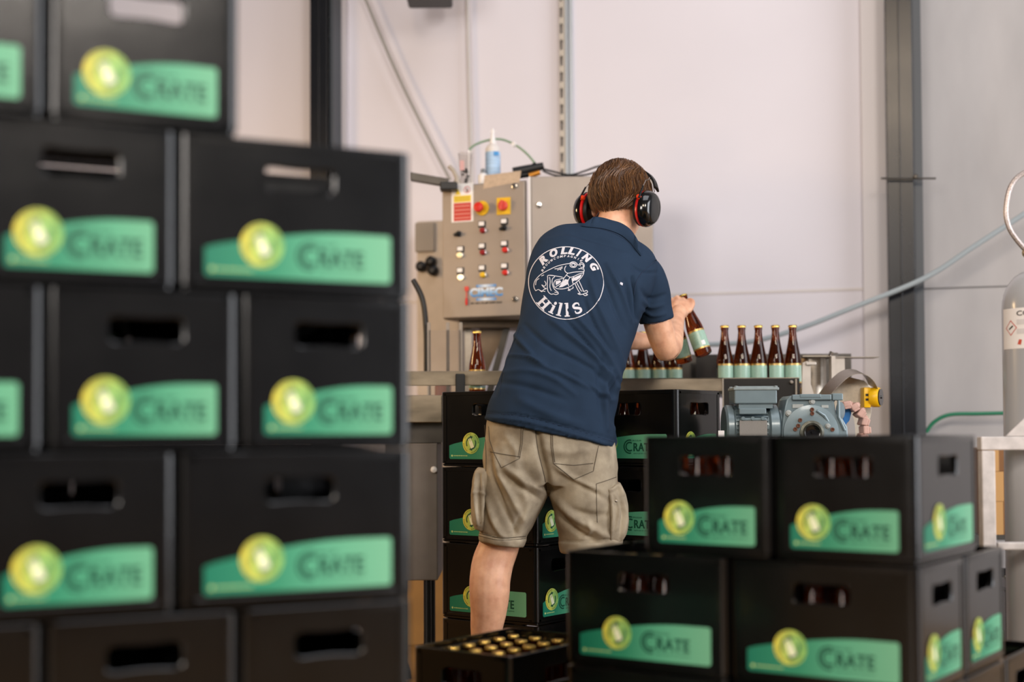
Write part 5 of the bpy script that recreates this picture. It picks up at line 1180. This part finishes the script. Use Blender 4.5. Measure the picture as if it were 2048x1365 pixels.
# frog line drawing
FR = [[(318, 462), (308, 440), (312, 410), (330, 385), (352, 366), (390, 345), (440, 322), (490, 310), (508, 308)],
      [(508, 308), (522, 299), (540, 299), (552, 308), (556, 316), (566, 312), (568, 306), (580, 302), (590, 310), (593, 322), (588, 332)],
      [(512, 316), (518, 306), (532, 304), (546, 312), (548, 322), (538, 329), (522, 328), (513, 322), (512, 316)], [(520, 316), (526, 309), (536, 310), (541, 318), (534, 324), (524, 322), (520, 316)],
      [(568, 322), (573, 312), (583, 312), (588, 322), (582, 330), (572, 328)], [(588, 332), (592, 345), (590, 352), (560, 354), (530, 357), (500, 362), (485, 352), (482, 335), (490, 320)],
      [(590, 352), (588, 368), (572, 392), (550, 412), (525, 430), (500, 444), (470, 452), (440, 450), (424, 440), (420, 420), (430, 402), (455, 396), (478, 388), (492, 372), (500, 362)],
      [(492, 372), (512, 385), (535, 380), (560, 368), (588, 360)], [(512, 385), (500, 410), (505, 435)], [(478, 388), (470, 410), (455, 425), (430, 440)], [(535, 380), (525, 405), (532, 424)],
      [(318, 462), (335, 455), (352, 468), (362, 456), (375, 452)], [(340, 460), (360, 464), (372, 466)], [(368, 406), (376, 422), (368, 436), (352, 428)], [(352, 428), (365, 444), (380, 450)],
      [(384, 380), (392, 374), (420, 376), (424, 384), (414, 392), (410, 410), (415, 435), (425, 455), (440, 468), (446, 478), (432, 484), (418, 480), (405, 482), (390, 470), (384, 450), (384, 415), (386, 392), (384, 380)],
      [(396, 384), (400, 410), (398, 440), (406, 462)], [(424, 470), (436, 472), (446, 470)], [(500, 444), (508, 455), (520, 452), (530, 446), (528, 438)], [(508, 455), (500, 460), (515, 460)], [(540, 420), (552, 448), (565, 470), (570, 478), (556, 478), (568, 484), (585, 482), (598, 490), (612, 484), (600, 478), (612, 470), (606, 460), (592, 466), (584, 462)],
      [(562, 405), (575, 432), (588, 462)], [(548, 412), (562, 440), (578, 466)], [(585, 482), (600, 474)], [(350, 378), (365, 372)], [(440, 345), (470, 332)], [(425, 338), (445, 335), (470, 325)], [(560, 338), (575, 336), (586, 340)], [(318, 430), (322, 405), (338, 392)], [(392, 374), (430, 378), (470, 385)], [(455, 340), (462, 344)]]
for P in FR: ribbon(P, 4.0)
blob([(520, 392), (538, 386), (560, 376), (580, 368), (570, 388), (548, 404), (538, 404), (525, 412)]); blob([(470, 412), (485, 396), (505, 400), (500, 425), (470, 440), (448, 444)]); blob([(430, 408), (455, 402), (462, 412), (445, 424), (432, 430)])
pm.build('back_print', PRINT, shirt)

# ---- shorts
so = MB()
loft([(985, 800, 1222, 838, 4.385, 4.385, 0.13, 0), (973, 850, 1228, 880, 4.38, 4.38, 0.139, 0), (968, 890, 1232, 915, 4.38, 4.38, 0.140, 0), (965, 930, 1234, 945, 4.38, 4.38, 0.132, 0), (972, 965, 1226, 975, 4.38, 4.38, 0.11, 0)], 30, 90, so)
loft([(975, 880, 1110, 900, 4.38, 4.38, 0.125, 0), (966, 930, 1104, 945, 4.38, 4.38, 0.125, 0), (964, 970, 1097, 985, 4.38, 4.38, 0.118, 0), (961, 1010, 1080, 1022, 4.38, 4.38, 0.108, 0), (959, 1045, 1063, 1055, 4.38, 4.38, 0.100, 0),
      (958, 1066, 1053, 1077, 4.38, 4.38, 0.093, 0), (957, 1068, 1055, 1079, 4.38, 4.38, 0.097, 0), (957, 1080, 1049, 1092, 4.38, 4.38, 0.094, 0), (960, 1083, 1046, 1095, 4.38, 4.38, 0.088, 0)], 60, 70, so)
loft([(1088, 880, 1229, 900, 4.38, 4.38, 0.125, 0), (1092, 940, 1234, 950, 4.38, 4.38, 0.125, 0), (1098, 985, 1236, 985, 4.38, 4.38, 0.118, 0), (1108, 1030, 1240, 1025, 4.37, 4.37, 0.108, 0), (1114, 1062, 1243, 1056, 4.37, 4.37, 0.100, 0),
      (1117, 1080, 1244, 1074, 4.37, 4.37, 0.093, 0), (1115, 1084, 1246, 1078, 4.37, 4.37, 0.097, 0), (1119, 1104, 1243, 1096, 4.37, 4.37, 0.094, 0), (1124, 1108, 1238, 1100, 4.37, 4.37, 0.088, 0)], 60, 70, so)
shorts = so.build('cargo_shorts', KHAKI, ep)
rm = shorts.modifiers.new('r', 'REMESH'); rm.mode = 'VOXEL'; rm.voxel_size = 0.0050
sm = shorts.modifiers.new('s', 'SMOOTH'); sm.iterations = 3; sm.factor = 0.5
bake(shorts); shorts.data.materials.clear(); shorts.data.materials.append(KHAKI)
FK = [([(1072, 850), (1080, 900), (1092, 950), (1096, 985)], 6, -0.010), ([(990, 900), (1000, 950), (1030, 1010), (1045, 1040)], 6, 0.006), ([(980, 905), (988, 960), (1015, 1030), (1035, 1070)], 5, -0.006), ([(1005, 930), (1045, 960), (1090, 985)], 7, 0.006),
      ([(1000, 945), (1040, 975), (1080, 1000)], 5, -0.006), ([(1110, 930), (1140, 955), (1190, 980)], 6, 0.006), ([(1125, 950), (1170, 975), (1215, 1000)], 5, -0.005), ([(1105, 990), (1140, 1030), (1190, 1060), (1225, 1080)], 7, 0.006), ([(1112, 1020), (1150, 1060), (1200, 1085)], 5, -0.006),
      ([(975, 1000), (990, 1050), (1010, 1080)], 6, 0.006), ([(1050, 1010), (1035, 1050), (1025, 1085)], 6, -0.005), ([(1085, 900), (1130, 905), (1180, 900)], 10, 0.004), ([(1010, 870), (1030, 900), (1035, 930)], 8, 0.004), ([(1145, 1020), (1180, 1030), (1215, 1030)], 6, -0.005),
      ([(960, 1067), (1005, 1078), (1052, 1078)], 2.2, -0.004), ([(1118, 1083), (1180, 1084), (1242, 1076)], 2.2, -0.004), ([(1170, 1075), (1180, 1060), (1176, 1040)], 5, 0.005), ([(1030, 930), (1050, 990), (1045, 1050)], 9, 0.004)]
folds(shorts.data, FK, 0.0042, 13, 1.9); shorts.data.update()
for p_ in shorts.data.polygons: p_.use_smooth = True
BK = BVHTree.FromPolygons([v.co.copy() for v in shorts.data.vertices], [tuple(p.vertices) for p in shorts.data.polygons])
def zk(u, v): return 900+u/2.967, 820+v/2.967
for P in ([(230, 100), (235, 180), (262, 260), (305, 345), (412, 290), (430, 200), (436, 60)], [(598, 110), (600, 220), (615, 320), (735, 415), (850, 365), (880, 215)], [(618, 320), (735, 330), (850, 318)], [(240, 250), (300, 262), (418, 280)], [(608, 110), (610, 220), (622, 312)], [(424, 60), (420, 200), (404, 284)]):
    b = MB(); Q = []
    for i in range(len(P)-1):
        for k in range(8): t = k/8; Q.append((P[i][0]*(1-t)+P[i+1][0]*t, P[i][1]*(1-t)+P[i+1][1]*t))
    Q.append(P[-1]); b.tube([onto(BK, *zk(*q), 0.0006) for q in Q], 0.0011, 5); b.build('pocket_seam', KHAKI_D, shorts, smooth=True)
seam(BK, [zk(505, 60), zk(510, 160), zk(525, 260), zk(560, 400), zk(572, 480)], 0.0013, 'centre_seam', KHAKI_D, shorts)
seam(BK, [zk(205, 90), zk(215, 300), zk(205, 540)], 0.0011, 'side_seam', KHAKI_D, shorts)
seam(BK, [zk(172, 748), zk(300, 775), zk(455, 765)], 0.0010, 'cuff_stitch', KHAKI_D, shorts)
seam(BK, [zk(172, 733), zk(300, 760), zk(458, 750)], 0.0010, 'cuff_stitch', KHAKI_D, shorts)
seam(BK, [zk(868, 440), zk(930, 420), zk(985, 400)], 0.0010, 'pocket_flap_stitch', KHAKI_D, shorts); seam(BK, [zk(868, 440), zk(870, 560), zk(874, 670)], 0.0010, 'pocket_flap_stitch', KHAKI_D, shorts)
# cargo pockets bulging at the outer thighs
def pocket(rows, par):
    b = MB(); loft(rows, 26, 30, b, sq=3.2); o = b.build('cargo_pocket', KHAKI, par)
    rm = o.modifiers.new('r', 'REMESH'); rm.mode = 'VOXEL'; rm.voxel_size = 0.004; sm = o.modifiers.new('s', 'SMOOTH'); sm.iterations = 3; bake(o); o.data.materials.clear(); o.data.materials.append(KHAKI)
    return o
pk = pocket([(956, 935, 976, 938, 4.37, 4.36, 0.045, 0), (948, 946, 980, 948, 4.37, 4.355, 0.058, 0), (944, 970, 976, 972, 4.37, 4.355, 0.066, 0), (942, 1010, 972, 1012, 4.37, 4.355, 0.068, 0), (943, 1040, 970, 1044, 4.37, 4.355, 0.066, 0), (950, 1058, 968, 1062, 4.37, 4.36, 0.055, 0)], shorts)
folds(pk.data, [([(952, 945), (950, 1000), (955, 1050)], 2.5, 0.005), ([(958, 950), (957, 1000), (960, 1050)], 2.2, -0.007), ([(965, 945), (966, 1000), (964, 1055)], 2.5, 0.004), ([(945, 990), (955, 985), (972, 990)], 3, 0.003)], 0.0015, 30)
pr = pocket([(1204, 972, 1240, 965, 4.34, 4.37, 0.040, 0), (1206, 985, 1247, 980, 4.33, 4.37, 0.055, 0), (1208, 1010, 1254, 1005, 4.33, 4.37, 0.065, 0), (1210, 1045, 1256, 1040, 4.33, 4.37, 0.066, 0), (1211, 1075, 1252, 1068, 4.335, 4.37, 0.062, 0), (1214, 1088, 1246, 1080, 4.34, 4.37, 0.05, 0)], shorts)
folds(pr.data, [([(1207, 980), (1222, 982), (1236, 974), (1246, 990)], 3, 0.007), ([(1214, 985), (1216, 1030), (1216, 1080)], 3, -0.010), ([(1222, 992), (1225, 1030), (1222, 1080)], 3, 0.007), ([(1238, 985), (1246, 1030), (1240, 1080)], 3, -0.006), ([(1230, 990), (1238, 1020), (1232, 1060)], 3, 0.004), ([(1248, 1000), (1253, 1040), (1246, 1070)], 3, 0.004)], 0.002, 30)
for o in (pk, pr):
    o.data.update()
    for p_ in o.data.polygons: p_.use_smooth = True
b = MB(); b.lathe([(0.004, 0), (0.004, 0.003), (0.001, 0.004)], 10, M=RX); q = A3(1232, 1003, 4.262); b.build('snap_button', STEEL, pr, loc=q)
# woven loop label at waist
b = MB(); b.add([onto(BK, *zk(u, v), 0.003) for u, v in ((335, 52), (402, 60), (400, 70), (335, 62))], [(0, 1, 2, 3)]); b.build('waist_tag', mat('grey_tag', '#8b8578', 0.8), shorts)
# ---- shoes and socks (below the picture edge)
SHOE = mat('dark_work_shoe', '#2a2624', 0.6)
for (x, Y) in ((968, 4.40), (1206, 4.41)):
    a = A3(x, 1405, Y); bx = a.x
    b = MB(); R = []
    for (y, w_, h_) in ((-0.065, 0.030, 0.06), (-0.055, 0.040, 0.09), (-0.01, 0.044, 0.105), (0.04, 0.045, 0.085), (0.10, 0.050, 0.062), (0.16, 0.050, 0.052), (0.20, 0.040, 0.042), (0.218, 0.022, 0.03)):
        R.append([(bx+w_*math.copysign(abs(math.cos(q))**0.7, math.cos(q)), a.y+y, -PO.z+0.014+(h_/2)*(1+math.copysign(abs(math.sin(q))**0.7, math.sin(q)))) for q in [2*PI*i/20 for i in range(20)]])
    b.rings(R); s_o = b.build('work_shoe', SHOE, ep, smooth=True)
    b = MB(); R = []
    for (y, w_) in ((-0.07, 0.034), (0.0, 0.046), (0.10, 0.054), (0.17, 0.052), (0.224, 0.026)): R.append([(bx-w_, a.y+y, 0.0005), (bx+w_, a.y+y, 0.0005), (bx+w_, a.y+y, 0.018), (bx-w_, a.y+y, 0.018)])
    b.rings(R); b.build('sole', BLACK, s_o)
# ---- ear defenders
ee = empty('ear_defenders', PO+HC, 0, "black and red ear defenders worn on the man's head", 'ear defenders')
EO = HC
def cup(side):
    M = Matrix.Translation(HR @ Vector((side*0.080, -0.004, -0.022))) @ HR.to_4x4() @ Matrix.Rotation(side*PI/2, 4, 'Y') @ Matrix.Rotation(side*0.06, 4, 'X')
    sx, sy = 0.050, 0.045       # tall oval
    def oval(r, z, k=0): return [(r*sx*math.cos(t)*(1), r*sy*math.sin(t), z) for t in [2*PI*i/40 for i in range(40)]]
    Mx = M
    b = MB(); b.rings([oval(0.62, 0.0), oval(0.95, 0.0), oval(1.06, 0.005), oval(1.06, 0.010), oval(0.98, 0.013)], M=Mx); c = b.build('ear_cushion', BLACK, ee, smooth=True)
    b = MB(); b.rings([oval(0.96, 0.012), oval(1.10, 0.013), oval(1.13, 0.019), oval(1.05, 0.022)], M=Mx); b.build('red_ring', mat('bright_red', '#c81515', 0.35), ee, smooth=True)
    b = MB(); b.rings([oval(1.05, 0.021), oval(1.14, 0.023), oval(1.15, 0.029), oval(1.07, 0.038), oval(1.00, 0.044), oval(0.90, 0.050), oval(0.70, 0.054), oval(0.3, 0.056)], M=Mx); b.build('ear_cup', BLACKG, ee, smooth=True)
    b = MB()
    # hinge knob on the rear edge and wire arms
    def lp(x, y, z): return Mx @ Vector((x, y, z))
    rear = -1 if side > 0 else 1
    K = HR @ Vector((side*(0.080+0.018), -0.004-0.054, -0.012))
    b.lathe([(0.0075, -0.007), (0.0085, 0.0), (0.006, 0.005), (0.001, 0.006)], 16, M=Matrix.Translation(K) @ HR.to_4x4() @ Matrix.Rotation(PI/2, 4, 'X')); b.build('hinge_knob', mat('orange_red', '#e0401c', 0.3), ee, smooth=True)
    b = MB(); b.tube([K+HR @ Vector((side*0.004, -0.002, -0.006)), K+HR @ Vector((side*0.004, -0.002, 0.010)), K+HR @ Vector((side*0.002, 0.004, 0.040))], [0.0055, 0.0035, 0.003], 8); b.build('wire_sleeve', BLACK, ee, smooth=True)
    b = MB(); w0 = K+HR @ Vector((side*0.002, 0.004, 0.038)); b.tube([w0, w0+HR @ Vector((-side*0.004, 0.012, 0.030)), w0+HR @ Vector((-side*0.006, 0.028, 0.042)), w0+HR @ Vector((-side*0.014, 0.045, 0.060))], 0.0014, 6)
    w1 = HR @ Vector((side*0.100, 0.048, -0.005)); b.tube([w1, w1+HR @ Vector((-side*0.004, -0.010, 0.05)), w1+HR @ Vector((-side*0.016, -0.026, 0.092))], 0.0014, 6); b.build('steel_wire', CHROME, ee, smooth=True)
cup(1); cup(-1)
b = MB(); R = []
for k in range(33):
    a = PI*(0.12+0.76*k/32); c = Vector((0.106*math.cos(a), 0.022, 0.024+0.106*math.sin(a))); out = Vector((math.cos(a), 0, math.sin(a)))
    w_ = 0.016
    R.append([HR @ (c+Vector((0, -w_, 0))), HR @ (c+out*0.006+Vector((0, -w_, 0))), HR @ (c+out*0.010), HR @ (c+out*0.006+Vector((0, w_, 0))), HR @ (c+Vector((0, w_, 0)))])
b.rings(R); b.build('headband', BLACK, ee, smooth=True)
# ---- bottles held in the right hand
def held(cap, foot, label):
    c = at(*cap); f = at(*foot); d = (c-f).normalized(); q = d.to_track_quat('Z', 'Y'); base = c-d*0.2326
    o = bottle(base, label, "bottles in the man's right hand"); o.rotation_mode = 'QUATERNION'; o.rotation_quaternion = q @ Euler((0, 0, 1.9)).to_quaternion(); return o
held((1365, 590, 5.035), (1411, 718, 4.99), "outer brown bottle hanging tilted from the man's right hand")
held((1336, 601, 5.015), (1371, 733, 5.06), "inner brown bottle held tilted behind the man's right elbow")
